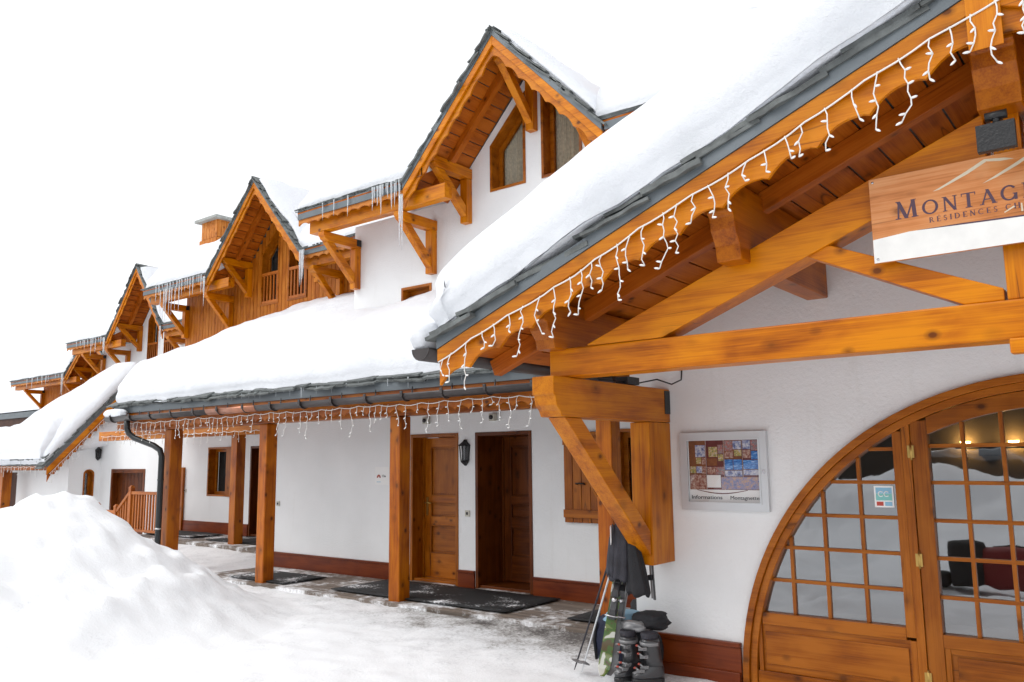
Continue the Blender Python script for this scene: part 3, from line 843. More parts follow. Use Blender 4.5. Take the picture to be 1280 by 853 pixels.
def ground_z(x, y):
    q = V((x * .6, y * .6, 0)); z = .022 * noise.noise(q * 2) + .018 * noise.fractal(q * 7, .8, 2, 3)
    z -= .024
    h = heap(x, y)
    if h > .01: z += h + min(1, h * 3) * (.11 * noise.fractal(V((x, y, 3)) * 1.1, 1, 2, 4) + .05 * abs(noise.noise(V((x, y, 7)) * 3.3)) + .05 * noise.fractal(V((x, y, 9)) * 5.5, .8, 2, 3) + .05 * max(0, noise.noise(V((x, y, 2)) * 6.5) - .12))
    # a low drift against the far boardwalk, and the street falling away to the left
    z += .16 * math.exp(-((x + 14.2) / 2.2) ** 2 - ((y - 8.35) / .7) ** 2) * (1 + .5 * noise.noise(V((x, y, 0)) * 3))
    z += .34 * math.exp(-((x + 16.6) / 1.5) ** 2 - ((y - 7.7) / 1.0) ** 2) * (1 + .3 * noise.noise(V((x, y, 0)) * 2))
    z -= .50 * max(0, min(1, (-16.2 - x) / 2.2)) if y < 10.6 else .5 * max(0, min(1, (-16.2 - x) / 2.2))
    z += .55 * max(0, min(1, (-20.4 - x) / 3.0)) * math.exp(-((y - 6.5) / 3.0) ** 2)
    if y > 6.55 and -17.2 < x < -3.4: z = min(z, .012 if x > -11.2 or y < 8.6 else .08)
    # bank across the street, behind the camera
    if y < 4.2 and x > -6: z += .15 * min(1, (4.2 - y) / 2) * noise.fractal(V((x * .9, y * .9, 5)), 1, 2, 4)
    if y < -4: z += 1.25 * math.exp(-((y + 7.2) / 1.5) ** 2) * (1 + .35 * noise.fractal(V((x * .5, y * .5, 1)), 1, 2, 3))
    return z
def axis(stops):
    out = [stops[0][0]]
    for (a, _), (b, st) in zip(stops[:-1], stops[1:]):
        n = max(1, int(round((b - a) / st))); out += [a + (b - a) * i / n for i in range(1, n + 1)]
    return out
gx = axis([(-900, 0), (-120, 260), (-40, 20), (-24, 1.6), (-13, .15), (-11, .10), (-3, .06), (2, .18), (8, .5), (40, 8), (120, 40), (900, 260)])
gy = axis([(-900, 0), (-120, 260), (-20, 20), (-11, .6), (-4, .18), (.5, .10), (7.4, .06), (11, .3), (20, 3), (120, 50), (900, 260)])
mb = MB(); vs = [(x, y, ground_z(x, y)) for x in gx for y in gy]; m = len(gy); fs = []
for i in range(len(gx) - 1):
    for j in range(m - 1): fs.append((i * m + j, (i + 1) * m + j, (i + 1) * m + j + 1, i * m + j + 1))
mb.add(vs, fs, vs, 0, True); g = mb.build('ground', 'ground'); g['kind'] = 'structure'

# ------------------------------------------------------------------ the gabled reception house, right
GX = -.48; GS = .40; GY = 4.15
gz = lambda x: 3.725 - GS * abs(x - GX)             # lower edge of the rake flashing
G = thing('gabled_chalet', 'white chalet with a wide carved gable roof and a big arched glass doorway', 'house', (GX, 5.9, 0))
R0 = 2.07
def arc(r, x0, x1, n=28, cz=.02):
    return [(x0 + (x1 - x0) * i / n, cz + math.sqrt(max(0, r * r - (x0 + (x1 - x0) * i / n - GX) ** 2))) for i in range(n + 1)]
def arcang(r, a0, a1, n, cz=.02): return [(GX + r * math.cos(a0 + (a1 - a0) * i / n), cz + r * math.sin(a0 + (a1 - a0) * i / n)) for i in range(n + 1)]
wl_ = [(-3.42, -.1), (2.46, -.1), (2.46, gz(2.46) + .012), (GX, gz(GX) + .012), (-3.42, gz(-3.42) + .012)]
hole = [(GX + R0 - .01, -.05)] + arcang(R0 - .01, 0.0, math.pi, 60) + [(GX - R0 + .01, -.05)]
holed('front_wall', wl_, [hole], .3, facade(5.9), 'stucco', G)
mb = MB(); mb.box(-3.42, -3.12, 6.205, 7.99, -.1, 2.45); mb.box(2.16, 2.46, 6.205, 9.3, -.1, 2.5); mb.build('side_wall', 'stucco', G)
mb = MB(); mb.box(-3.445, -2.56, 5.868, 5.898, -.02, .235); mb.box(-3.452, -2.561, 5.858, 5.899, .236, .272); mb.box(-3.45, -2.562, 5.84, 5.899, -.06, .07) ; mb.build('skirting', 'skirt', G, .005); mb = MB(); mb.box(1.61, 2.46, 5.868, 5.898, -.02, .235); mb.build('skirting', 'skirt', G, .005)
# arched doorway -----------------------------------------------------
mb = MB()
for (ro, ri, y0, y1) in ((R0, 2.022, 5.862, 6.02), (2.0215, 1.972, 5.885, 6.018)):
    o = arcang(ro, 0, math.pi, 60); i_ = arcang(ri, math.pi, 0, 60)
    mb.xz([(GX + ro, -.03)] + o + [(GX - ro, -.03), (GX - ri, -.03)] + i_ + [(GX + ri, -.03)], y0, y1)
A = mb.build('arched_doorway', 'door', G, .004)
def arch_ring(mb, ro, ri, xa, xb, y0, y1): mb.xz(arc(ro, xa, xb) + arc(ri, xb, xa), y0, y1)
gl = MB(); bars = MB()
def inx(r, z): return math.sqrt(max(0, r * r - (z - .02) ** 2))
for sgn in (-1, 1):
    X = lambda x: GX + sgn * (x - GX)               # mirror about the centre of the door
    def bx(mbx, x0, x1, y0, y1, z0, z1):
        a, b = sorted((X(x0), X(x1))); mbx.box(a, b, y0, y1, z0, z1)
    # mullion and sidelight
    sd_ = MB(); zt = .02 + inx(1.97, 1.35 + GX) if False else .02 + math.sqrt(1.97 ** 2 - .87 ** 2)
    bx(sd_, -1.385, -1.333, 5.89, 6.0, -.03, zt + .015)
    bx(sd_, -1.445, -1.386, 5.90, 5.99, .44, .02 + math.sqrt(1.97 ** 2 - .935 ** 2))
    xl0 = GX - inx(1.972, .47)
    bx(sd_, xl0, -1.446, 5.90, 5.99, .42, .50); bx(sd_, GX - inx(1.97, .05), -1.386, 5.90, 5.989, -.02, .10)
    bx(sd_, GX - inx(1.97, .2) + .0, -1.386, 5.922, 5.985, .10, .42)
    bx(sd_, GX - inx(1.97, .25) + .05, -1.44, 5.912, 5.9215, .15, .37)
    bx(sd_, GX - inx(1.97, .25), GX - inx(1.97, .25) + .03, 5.902, 5.95, .10, .42); bx(sd_, -1.425, -1.387, 5.902, 5.95, .10, .42)
    sd_.build('sidelight', 'door', A, .003)
    # door leaf
    lf = MB(); c = GX - .004
    bx(lf, -1.33, -1.23, 5.90, 5.985, .03, .02 + math.sqrt(1.97 ** 2 - .80 ** 2)); bx(lf, -.585, c, 5.90, 5.985, .03, 1.93)
    lf.xz([(X(p[0]), p[1]) for p in arc(1.969, -1.23, c) + arc(1.868, c, -1.23)], 5.901, 5.984)
    bx(lf, -1.23, -.585, 5.901, 5.984, .40, .48); bx(lf, -1.23, -.585, 5.901, 5.984, .03, .12); bx(lf, -1.23, -.585, 5.925, 5.98, .12, .40)
    bx(lf, -1.16, -.655, 5.914, 5.9245, .17, .35)
    bx(lf, -1.229, -1.195, 5.908, 5.93, .12, .40); bx(lf, -.62, -.586, 5.908, 5.93, .12, .40); bx(lf, -1.194, -.621, 5.9085, 5.93, .365, .40); bx(lf, -1.194, -.621, 5.9085, 5.93, .12, .15)
    lf.build('door_leaf', 'door', A, .003)
    for z in (1.62, .93, .2):
        hg = MB(); hg.tube([(X(-1.331), 5.893, z - .055), (X(-1.331), 5.893, z + .055)], .008, 8); bx(hg, -1.352, -1.312, 5.888, 5.8995, z - .04, z + .04)
        hg.build('hinge', 'brass', A)
    # muntins
    b = .012
    for z in (.73, .96, 1.19, 1.42, 1.64):
        a = GX - inx(1.972, z)
        if a < -1.446: bx(bars, a, -1.446, 5.925, 5.965, z - b, z + b)
    for x in (-1.68, -1.93, -2.17):
        bx(bars, x - b, x + b, 5.9255, 5.9645, .50, .02 + math.sqrt(max(.01, 1.972 ** 2 - (x - GX) ** 2)))
    for z in (.705, .945, 1.18, 1.42, 1.655): bx(bars, -1.23, -.585, 5.925, 5.965, z - b, z + b)
    for x in (-1.03, -.81): bx(bars, x - b, x + b, 5.9255, 5.9645, .48, .02 + math.sqrt(1.868 ** 2 - (x - GX) ** 2))
    p1 = [(X(p[0]), p[1]) for p in [(-1.44, .47)] + arc(1.975, -1.44, GX - inx(1.975, .47)) ]
    gl.xz(p1, 5.945, 5.949)
    p2 = [(X(p[0]), p[1]) for p in [(-.58, .47), (-1.235, .47)] + arc(1.875, -1.235, -.58)]
    gl.xz(p2, 5.945, 5.949)
bars.build('glazing_bars', 'door', A, .002); gl.build('pane', 'glass', A)
st = MB(); st.box(-1.590, -1.468, 5.9385, 5.9400, 1.255, 1.395, 0); st.box(-1.580, -1.478, 5.9375, 5.9384, 1.30, 1.345, 1); st.box(-1.580, -1.478, 5.9376, 5.9384, 1.346, 1.385, 2); st.box(-1.578, -1.535, 5.9377, 5.9384, 1.265, 1.292, 3); st.box(-1.525, -1.48, 5.9377, 5.9384, 1.265, 1.292, 2)
for q in (-1.548, -1.512): st.tube([(q + .016 * math.cos(a), 5.9365, 1.343 + .016 * math.sin(a)) for a in [math.radians(40 + 28 * k) for k in range(11)]], .0035, 5, 0)
o = st.build('card_sticker', ['paper', 'sticker_teal', 'sticker_blue', 'sticker_red'], A); o['label'] = 'small white and teal payment card sticker on a pane'
# room behind the glass
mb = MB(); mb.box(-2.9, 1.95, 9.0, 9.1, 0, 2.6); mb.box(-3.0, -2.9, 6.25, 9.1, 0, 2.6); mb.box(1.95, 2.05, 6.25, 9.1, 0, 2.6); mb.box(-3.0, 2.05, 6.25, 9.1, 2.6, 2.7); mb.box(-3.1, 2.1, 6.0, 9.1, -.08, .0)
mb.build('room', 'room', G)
t = thing('wall_sconce', 'lit double wall sconce glowing behind the glass doors', 'lamp', (-1.33, 8.99, 1.66))
mb = MB(); mb.tube([(-1.62, 8.93, 1.66), (-1.04, 8.93, 1.66)], .012, 6); mb.box(-1.42, -1.24, 8.90, 8.999, 1.58, 1.70); mb.build('arm', 'black', t)
mb = MB()
for x in (-1.53, -1.13): mb.tube([(x, 8.93, 1.67), (x, 8.93, 1.72)], [.03, .045], 10)
mb.build('bulb', 'lampglow', t)

# gable roof: deck, soffit, purlins, truss
mb = MB(); xe = -3.93; xr = 2 * GX - xe
mb.xz([(xe, gz(xe) + .02), (GX, gz(GX) + .02), (xr, gz(xr) + .02), (xr, gz(xr) + .075), (GX, gz(GX) + .075), (xe, gz(xe) + .075)], GY + .03, 9.6); mb.build('roof_deck', 'slate', G)
soffit_planks(G, xe + .02, gz(xe + .02) - .002, GX - .004, gz(GX) - .002, GY + .03, 5.89, pw=.185)
soffit_planks(G, xr - .02, gz(xr - .02) - .002, GX + .004, gz(GX) - .002, GY + .03, 5.89, pw=.185)
for s in (-1, 1):
    for y in (4.78, 5.55):
        mb = MB(); xa = GX + s * 3.44; mb.beam((xa, y, gz(xa) - .075), (GX + s * .06, y, gz(GX + s * .06) - .075), .12, .085, (0, 1, 0)); mb.build('rafter', 'plank', G, .004)
def purlin(x, zt, h, w_, y0=4.26, y1=5.888):
    mb = MB(); z = zt
    mb.yz([(y1, z), (y0, z), (y0, z - h * .42), (y0 + .03, z - h * .46), (y0 + .045, z - h * .62), (y0 + .10, z - h * .80), (y0 + .115, z - h), (y1, z - h)], x - w_ / 2, x + w_ / 2)
    mb.build('purlin', 'post', G, .008)
for s in (-1, 1):
    purlin(GX + s * 1.385, gz(GX + 1.385) - .02, .45, .15)
    purlin(GX + s * 2.68, gz(GX + 2.68) - .03, .31, .15)
purlin(GX, gz(GX) - .02, .47, .19)
mb = MB(); mb.box(-3.22, 2.26, 4.50, 4.68, 2.134, 2.325); mb.build('tie_beam', 'beam', G, .01)
for s in (-1, 1):
    mb = MB(); x0, x1 = GX + s * 2.44, GX + s * .09
    f = lambda x: 2.345 + .395 * (2.42 - abs(x - GX)); th = .20
    P = [(x0, f(x0) - .0), (x1, f(x1)), (x1, f(x1) - th - .02)]
    xb = GX + s * 1.90
    P += [(xb, 2.328), (x0, 2.328)]
    mb.xz(P, 4.505, 4.675); mb.build('principal_rafter', 'beam', G, .01)
    mb = MB(); a, b = V((GX + s * .90, 0, 2.70)), V((GX + s * .10, 0, 2.335)); d = (b - a).normalized(); n_ = V((-d.z, 0, d.x)); 
    if n_.z < 0: n_ = -n_
    h = .055
    lowx = GX + s * .06
    mb.xz([(a.x + n_.x * h - d.x * .03, a.z + n_.z * h), (b.x + d.x * .03, 2.327 + .06), (b.x + d.x * .03, 2.327), (b.x - d.x * .16, 2.327), (a.x - n_.x * h - d.x * .1, a.z - n_.z * h + .05)], 4.52, 4.66); mb.build('strut', 'beam', G, .006)
mb = MB(); mb.box(GX - .06, GX + .06, 4.515, 4.665, 2.327, 3.24); mb.build('king_post', 'beam', G, .006)
mb = MB(); mb.box(GX - .06, GX + .06, 4.43, 4.499, 2.06, 2.132); mb.build('drop_pendant', 'beam', G, .008)
bracket(G, -3.15, 5.90, 2.131, 1.58, 1.32, w=.165, h=.26, mat='beam', plate=True, pd=.34)
bracket(G, 2.18, 5.90, 2.131, 1.58, 1.32, w=.165, h=.26, mat='beam', plate=True, pd=.34)
rake_edge(G, -3.90, GX, gz(-3.90), gz(GX), GY, .075, .090, .160, .265, .05, sl=.46)
rake_edge(G, 2 * GX + 3.90, GX, gz(-3.90), gz(GX), GY, .075, .090, .160, .265, .06, sl=.55)
mb = MB(); mb.box(GX - .07, GX + .07, GY - .034, GY - .029, gz(GX) - .30, gz(GX) - .005); mb.build('apex_board', 'barge', G, .004)
# gutter along the gable eave, its open end towards the street
def half_gutter(a, b, r, mat, t, name='gutter', n=9):
    a, b = V(a), V(b); d = (b - a).normalized(); s = d.cross(V((0, 0, 1))).normalized(); mb = MB(); rings = []
    prof_ = [(-math.cos(math.pi * k / n) * r, -math.sin(math.pi * k / n) * r) for k in range(n + 1)] + [(math.cos(math.pi * k / n) * (r - .008), -math.sin(math.pi * k / n) * (r - .008)) for k in range(n + 1)]
    for p in (a, b): rings.append([p + s * x + V((0, 0, z)) for x, z in prof_])
    mb.loft(rings, 0, True); cap = [[a + d * .002 + s * x + V((0, 0, z)) for x, z in prof_[:n + 1]], [a + d * .006 + s * x + V((0, 0, z)) for x, z in prof_[:n + 1]]]
    mb.loft(cap, 0, False)
    cap2 = [[b - d * .002 + s * x + V((0, 0, z)) for x, z in prof_[:n + 1]], [b - d * .006 + s * x + V((0, 0, z)) for x, z in prof_[:n + 1]]]; mb.loft(cap2, 0, False)
    return mb.build(name, mat, t)
half_gutter((-4.04, 4.10, 2.37), (-4.04, 6.2, 2.37), .085, 'gutter', G)
snow_slab('roof_snow', 'thick snow slab sloping up the roof of the big gable', (-3.97, GY + .03, gz(-3.93) + .125), (0, 1, 0), (1, 0, GS), 5.3, 3.49 / math.cos(math.atan(GS)),
          lambda u, v: .66 + .08 * min(1, v / .9) - .12 * max(0, (v - 2.4)) , (.34, 0, .12, 0), step=.11, rough=.035, sag=.13, seed=1)

snow_slab('roof_snow', 'snow lying on the far slope of the big gable beyond its ridge', (GX - .10, GY + .03, gz(GX) + .085), (0, 1, 0), (1, 0, -GS), 5.3, 3.6,
          lambda u, v: .56 + .06 * min(1, v), (.34, 0, .22, .3), step=.15, rough=.035, seed=1)

# ------------------------------------------------------------------ the white chalet with the covered walk
W1 = thing('white_chalet', 'white rendered chalet with a steep dormer above the post-lined covered walk', 'house', (-7, 8, 0))
cD = -5.90
wins1 = [[(-6.62, 5.04), (-6.04, 5.04), (-6.04, 6.26), (-6.62, 5.66)], [(-5.79, 5.04), (-5.19, 5.04), (-5.19, 5.66), (-5.79, 6.26)]]
small = rect(-8.25, -7.67, 3.3, 3.99)
upper_storey(W1, 8.0, 7.2, -9.25, -2.6, -9.55, -2.6, cD, 1.50, 5.04, 6.63, 2.55, wins1, holes=[small])
window(W1, small, 8.0, curtain=False)
zA = lambda y: 2.50 + .5 * (y - 6.6)
holes1 = [rect(-8.05, -7.19, -.02, 1.945), rect(-6.90, -6.01, -.02, 1.94), rect(-4.85, -4.25, .90, 1.92)]
holed('ground_wall', rect(-11.15, -3.425, -.1, 2.55), holes1, .3, facade(8.0), 'stucco', W1)
mb = MB(); mb.box(-11.15, -10.9, 8.31, 9.99, -.1, 3.2); mb.build('side_wall', 'stucco', W1)
mb = MB(); mb.box(-9.25, -9.0, 8.26, 12.0, 2.6, 5.0); mb.box(-2.85, -2.6, 8.3, 12.0, 2.6, 5.0); mb.build('gable_side_wall', 'stucco', W1)
for a, b in ((-11.15, -8.06), (-7.18, -6.91), (-6.0, -3.43)):
    mb = MB(); mb.box(a, b, 7.972, 7.998, -.02, .205); mb.box(a, b, 7.96, 7.999, .2055, .235); mb.build('skirting', 'skirt', W1, .004)
panel_door(W1, -8.05, -7.19, .03, 1.945, 8.0, .20, 'door', True, -1)
panel_door(W1, -6.90, -6.01, .03, 1.94, 8.0, .48, 'darkdoor', False, frame='darkdoor', label='brown door deep in its recess, darkened as if in shade')  # darker wood on leaf and frame paints in the shade of the recess
mb = MB(); mb.box(-8.1, -5.95, 8.6, 8.65, -.1, 2.2); mb.build('backing', 'dark', W1)
mb = MB(); mb.box(-8.0, -7.24, 7.93, 8.2, .0, .035); mb.box(-6.86, -6.05, 7.92, 8.3, .0, .034); mb.build('threshold', 'boardwalk', W1)
# shutter folded back and its window
mb = MB(); n = 5; sx0, sx1 = -5.52, -4.92
for i in range(n): mb.box(sx0 + (sx1 - sx0) * i / n + .004, sx0 + (sx1 - sx0) * (i + 1) / n - .004, 7.955, 7.98, .88, 1.90)
for z in (.98, 1.80): mb.box(sx0 + .003, sx1 - .003, 7.93, 7.9545, z - .045, z + .045)
mb.beam((sx0 + .12, 7.943, 1.74), (sx1 - .06, 7.943, 1.06), .022, .07, (0, -1, .0))
o = mb.build('shutter', 'door', W1, .003)
mb = MB(); mb.tube([(-5.33, 7.95, 1.31), (-5.33, 7.915, 1.32), (-5.23, 7.915, 1.32), (-5.23, 7.95, 1.31)], .009, 6); mb.build('latch', 'black', o)
window(W1, holes1[2], 8.0, curtain=False, depth=.2)
# posts, eave beam, deck of the lean-to roof
for k, x in enumerate((-4.25, -7.11, -9.68, -12.13)):
    mb = MB(); w_ = .175 if k < 3 else .20
    mb.box(x - w_ / 2, x + w_ / 2, 6.80, 6.80 + w_, -.1, 2.115); mb.build('post', 'post', W1, .012)
mb = MB(); mb.box(-13.3, -3.45, 6.79, 6.97, 2.118, 2.33); mb.build('eave_beam', 'post', W1, .008)
mb = MB(); mb.xz(scallop(-13.35, -3.6, lambda x: 2.40, .265, .20, .045), 6.60, 6.625); mb.build('scalloped_board', 'post', W1)
mb = MB(); mb.box(-13.4, -3.6, 6.575, 6.60, 2.395, 2.51); mb.build('eave_flashing', 'zinc', W1)
mb = MB(); slates(mb, (-13.42, 6.585, 2.512), (-3.75, 6.585, 2.512), (0, 1, .5), (0, -.45, 1), L_=.38, t=.020, layers=2, jut=.085, tl=(-.05, .03)); mb.build('eave_slates', 'slate', W1)
mb = MB()
mb.yz([(6.6, zA(6.6)), (10.0, zA(10.0)), (10.0, zA(10.0) - .06), (6.6, zA(6.6) - .06)], -13.4, -9.26)
mb.yz([(6.601, zA(6.601)), (7.998, zA(7.998)), (7.998, zA(7.998) - .06), (6.601, zA(6.601) - .06)], -9.2595, -3.43); mb.build('roof_deck', 'slate', W1)
mb = MB()
for i in range(20):
    y0 = 6.64 + i * .165; y1 = y0 + .155
    if y1 > 9.98: break
    xr_ = -3.44 if y1 < 7.99 else -9.27
    mb.yz([(y0, zA(y0) - .065), (y1, zA(y1) - .065), (y1, zA(y1) - .08), (y0, zA(y0) - .08)], -13.38, xr_, axis=1)
mb.build('soffit', 'plank', W1)
mb = MB(); x = -13.2
while x < -3.6: mb.yz([(6.63, zA(6.63) - .081), (7.95, zA(7.95) - .081), (7.95, zA(7.95) - .19), (6.63, zA(6.63) - .19)], x - .04, x + .04); x += .62
mb.build('rafter', 'plank', W1)
# gutter with its copper length, brackets and downpipe
half_gutter((-13.42, 6.485, 2.335), (-10.5, 6.485, 2.335), .075, 'gutter', W1)
o = half_gutter((-10.5, 6.485, 2.334), (-9.35, 6.485, 2.334), .078, 'copper', W1); o['label'] = 'bright copper length of the gutter'
half_gutter((-9.35, 6.485, 2.335), (-3.9, 6.485, 2.335), .075, 'gutter', W1)
x = -13.2
while x < -4.2:
    mb = MB(); mb.tube([(x, 6.58, 2.42)] + [(x, 6.485 - .083 * math.cos(a), 2.335 - .083 * math.sin(a)) for a in [math.pi - math.pi * k / 10 for k in range(11)]] + [(x, 6.40, 2.36)], .009, 5)
    mb.box(x - .018, x + .018, 6.395, 6.408, 2.30, 2.36); mb.build('gutter_bracket', 'gutter', W1); x += .60
dp = MB(); dp.tube([(-12.80, 6.485, 2.30), (-12.80, 6.49, 2.14), (-12.76, 6.51, 2.06), (-12.66, 6.55, 1.99), (-12.28, 6.66, 1.87), (-12.16, 6.70, 1.80), (-12.12, 6.71, 1.70), (-12.12, 6.71, .9), (-12.12, 6.71, .05)], .045, 10); dp = dp.build('downpipe', 'pipe', W1)
for z in (.62, 1.35, .30):
    mb = MB(); mb.tube([(-12.12, 6.71, z - .012), (-12.12, 6.71, z + .012)], .049, 12); mb.build('pipe_clip', 'clip' if z < 1 else 'pipe', dp)

snow_slab('roof_snow', 'long thick snow slab on the lean-to roof above the post-lined walk', (-13.40, 6.615, 2.565), (1, 0, 0), (0, 1, .5), 10.05, 3.8,
          lambda u, v: (.55 - .10 * max(0, min(1, (v - 1.2) / 2)) + .10 * min(1, max(0, (u - 3) / 5))), (.26, 0, .30, 0), step=.11, rough=.06, sag=.09, seed=3)
snow_slab('roof_snow', 'snow on the left part of the white chalet main roof beside its dormer', (-9.58, 7.24, 5.19), (1, 0, 0), (0, 1, SL), 2.5, 4.2, lambda u, v: .42, (.45, 0, .4, 0), step=.2, rough=.09, seed=4)
snow_slab('roof_snow', 'snow on the right part of the white chalet main roof behind the big gable', (-4.5, 7.24, 5.19), (1, 0, 0), (0, 1, SL), 2.2, 4.2, lambda u, v: .5, (0, .2, .4, 0), step=.2, rough=.08, seed=5)
for s in (-1, 1):
    m1 = (6.63 - 5.04) / 1.5
    snow_slab('roof_snow', 'thin snow on the %s slope of the white chalet dormer' % ('left' if s < 0 else 'right'), (cD + s * 1.45, 7.27, 5.04 + .05 * m1 + .115), (0, 1, 0), (-s, 0, m1), 2.4, 2.0, lambda u, v: .16, (.3, 0, .3, .1), step=.25, rough=.1, seed=6 + s)

# boardwalk under the arcade and the rubber mats
mb = MB(); x = -11.1; 
k = 0
y = 6.72
while y < 7.95:
    y1 = min(y + .142, 7.965); mb.box(-11.1, -3.43, y, y1 - .006, -.08, .012 + R(0, .002)); y = y1
bw = mb.build('boardwalk', 'boardwalk', None, .003, loc=(-7.2, 7.3, 0)); bw['kind'] = 'structure'
def mat_(x0, x1, y0, y1, label, z=.016):
    mb = MB(); n = 14; k = 6; vs = []; fs = []
    for i in range(n + 1):
        for j in range(k + 1):
            vs.append((x0 + (x1 - x0) * i / n, y0 + (y1 - y0) * j / k, z + .012 + .005 * noise.noise(V((i * .5 + x0, j * .6, 0)))))
    for i in range(n):
        for j in range(k):
            a = i * (k + 1) + j; fs.append((a, a + k + 1, a + k + 2, a + 1))
    mb.add(vs, fs, vs, 0, True); o = mb.build('door_mat', 'mat', None, loc=((x0 + x1) / 2, (y0 + y1) / 2, z))
    b = o.modifiers.new('thick', 'SOLIDIFY'); b.thickness = .012; b.offset = -1
    tag(o, label, 'mat')
mat_(-8.32, -5.56, 6.90, 7.90, 'long black rubber mat with snow grains in front of the two panelled doors')
mat_(-10.45, -9.2, 6.85, 7.55, 'black rubber mat half under snow behind the second post from the downpipe')
mat_(-4.85, -3.5, 7.0, 7.75, 'black rubber mat beside the skis at the right end of the boardwalk')
mat_(-14.6, -13.0, 9.05, 9.85, 'black mat lying before the far doorway on the raised deck', z=.142)
mat_(-17.0, -15.2, 9.1, 9.85, 'black mat lying below the far shuttered window on the raised deck', z=.142)

# ------------------------------------------------------------------ wood clad chalet beyond, with the raised porch
W2 = thing('timber_chalet', 'chalet clad in upright orange boards with railed dormer windows and a wooden chimney', 'house', (-14, 10, 0))
c2 = -13.70
zl2 = lambda x: 7.08 - (7.08 - 5.33) / 1.56 * abs(x - c2) - .35
wins2 = [[(-14.46, 4.78), (-13.86, 4.78), (-13.86, zl2(-13.86) - .05), (-14.46, zl2(-14.46) - .02)], [(-13.56, 4.78), (-12.96, 4.78), (-12.96, zl2(-12.96) - .02), (-13.56, zl2(-13.56) - .05)]]
upper_storey(W2, 10.0, 9.25, -17.3, -9.26, -17.8, -9.26, c2, 1.56, 5.33, 7.08, 2.9, wins2, clad=True, bal=.68, curtain=False)
holes2 = [rect(-16.16, -15.0, .90, 1.92), rect(-14.63, -13.75, .0, 1.92), rect(-20.35, -18.75, -.5, 1.47)]
holed('ground_wall', [(-20.98, -.6), (-11.16, -.6), (-11.16, 2.9), (-17.3, 2.9), (-17.3, 2.26), (-20.98, 2.26)], holes2, .3, facade(10.0), 'stucco', W2)
mb = MB(); mb.box(-17.3, -17.05, 10.26, 14.0, 2.8, 5.3); mb.build('side_wall', 'clad', W2)
for a, b in ((-17.2, -14.64), (-13.74, -11.17)):
    mb = MB(); mb.box(a, b, 9.97, 9.998, .1, .37); mb.build('skirting', 'skirt', W2)
panel_door(W2, -14.63, -13.75, .14, 1.92, 10.0, .28, 'darkdoor', False, frame='darkdoor')
mb = MB(); mb.box(-14.7, -13.7, 10.6, 10.65, -.1, 2.2); mb.build('backing', 'dark', W2)
mb = MB(); n = 9; 
for i in range(n): mb.box(-20.27 + 1.44 * i / n, -20.27 + 1.44 * (i + 1) / n - .006, 10.13, 10.17, -.45, 1.38)
d = mb.build('plank_door', 'darkdoor', W2)
mb = MB(); mb.box(-20.35, -20.27, 9.985, 10.2, -.45, 1.47); mb.box(-18.83, -18.75, 9.985, 10.2, -.45, 1.47); mb.box(-20.27, -18.83, 9.986, 10.199, 1.38, 1.47); mb.build('frame', 'darkdoor', d)
wd = window(W2, holes2[0], 10.0, curtain=False, depth=.24)
mb = MB(); mb.box(-15.42, -14.98, 9.95, 9.985, .9, 1.92); mb.build('shutter', 'door', W2)
mb = MB(); mb.box(-17.25, -17.03, 9.94, 9.99, .1, 1.5); mb.build('shutter', 'post', W2)
mb = MB(); mb.box(-13.62, -13.43, 8.88, 9.07, .05, 2.10); mb.build('post', 'post', W2, .01)
mb = MB(); mb.box(-18.75, -11.2, 8.88, 9.06, 2.10, 2.30); mb.build('eave_beam', 'beam', W2, .008)
mb = MB(); mb.xz(scallop(-15.6, -11.2, lambda x: 2.24, .12, .15, .035), 8.70, 8.72); mb.build('scalloped_board', 'pale', W2)
mb = MB(); mb.yz([(8.62, 2.36), (10.0, 3.05), (10.0, 3.12), (8.62, 2.43)], -17.3, -13.41); mb.yz([(8.62, 2.31), (9.99, 2.99), (9.99, 3.04), (8.62, 2.355)], -17.3, -11.2); mb.build('roof_deck', 'plank', W2)
mb = MB()
for i in range(8): mb.box(-17.1, -11.2, 8.72 + i * .16, 8.72 + i * .16 + .152, .06, .13)
mb.box(-17.1, -11.2, 8.69, 8.7195, -.1, .128)
o = mb.build('raised_deck', 'boardwalk', None, .003, loc=(-14, 9.3, 0)); o['kind'] = 'structure'
# chimney
for nm, c_, za_, ze_, hw_, E_, k_ in (('timber chalet', c2, 7.08, 5.33, 1.56, 9.25, 40), ('narrow white chalet', -22.0, 6.97, 5.08, 1.5, 11.2, 44)):
    for s in (-1, 1):
        m1 = (za_ - ze_) / hw_
        snow_slab('roof_snow', 'thin snow on the %s slope of the %s dormer' % ('left' if s < 0 else 'right', nm), (c_ + s * (hw_ - .05), E_ + .06, ze_ + .05 * m1 + .115), (0, 1, 0), (-s, 0, m1), 2.6, 2.15, lambda u, v: .14, (.2, 0, .25, .08), step=.25, rough=.1, seed=k_ + s)
cz = V((-16.62, 10.4, 0)); mb = MB()
for i, (dx, dy, ax) in enumerate(((0, -1, 0), (1, 0, 1), (0, 1, 0), (-1, 0, 1))):
    for k in range(6):
        for (zb, zt, o_) in ((5.4, 6.60, .34), (6.62, 7.02, .31)):
            q = -o_ + 2 * o_ * (k + .5) / 6; hw_ = o_ / 6 - .004
            if ax == 0: mb.box(cz.x + q - hw_, cz.x + q + hw_, cz.y + dy * o_ - .012, cz.y + dy * o_ + .012, zb, zt)
            else: mb.box(cz.x + dx * o_ - .0115, cz.x + dx * o_ + .0115, cz.y + q - hw_, cz.y + q + hw_, zb + .001, zt - .001)
ch = mb.build('chimney', 'pale', W2)
mb = MB(); mb.box(cz.x - .44, cz.x + .44, cz.y - .44, cz.y + .44, 7.021, 7.09); mb.build('cap', 'capstone', ch, .01)
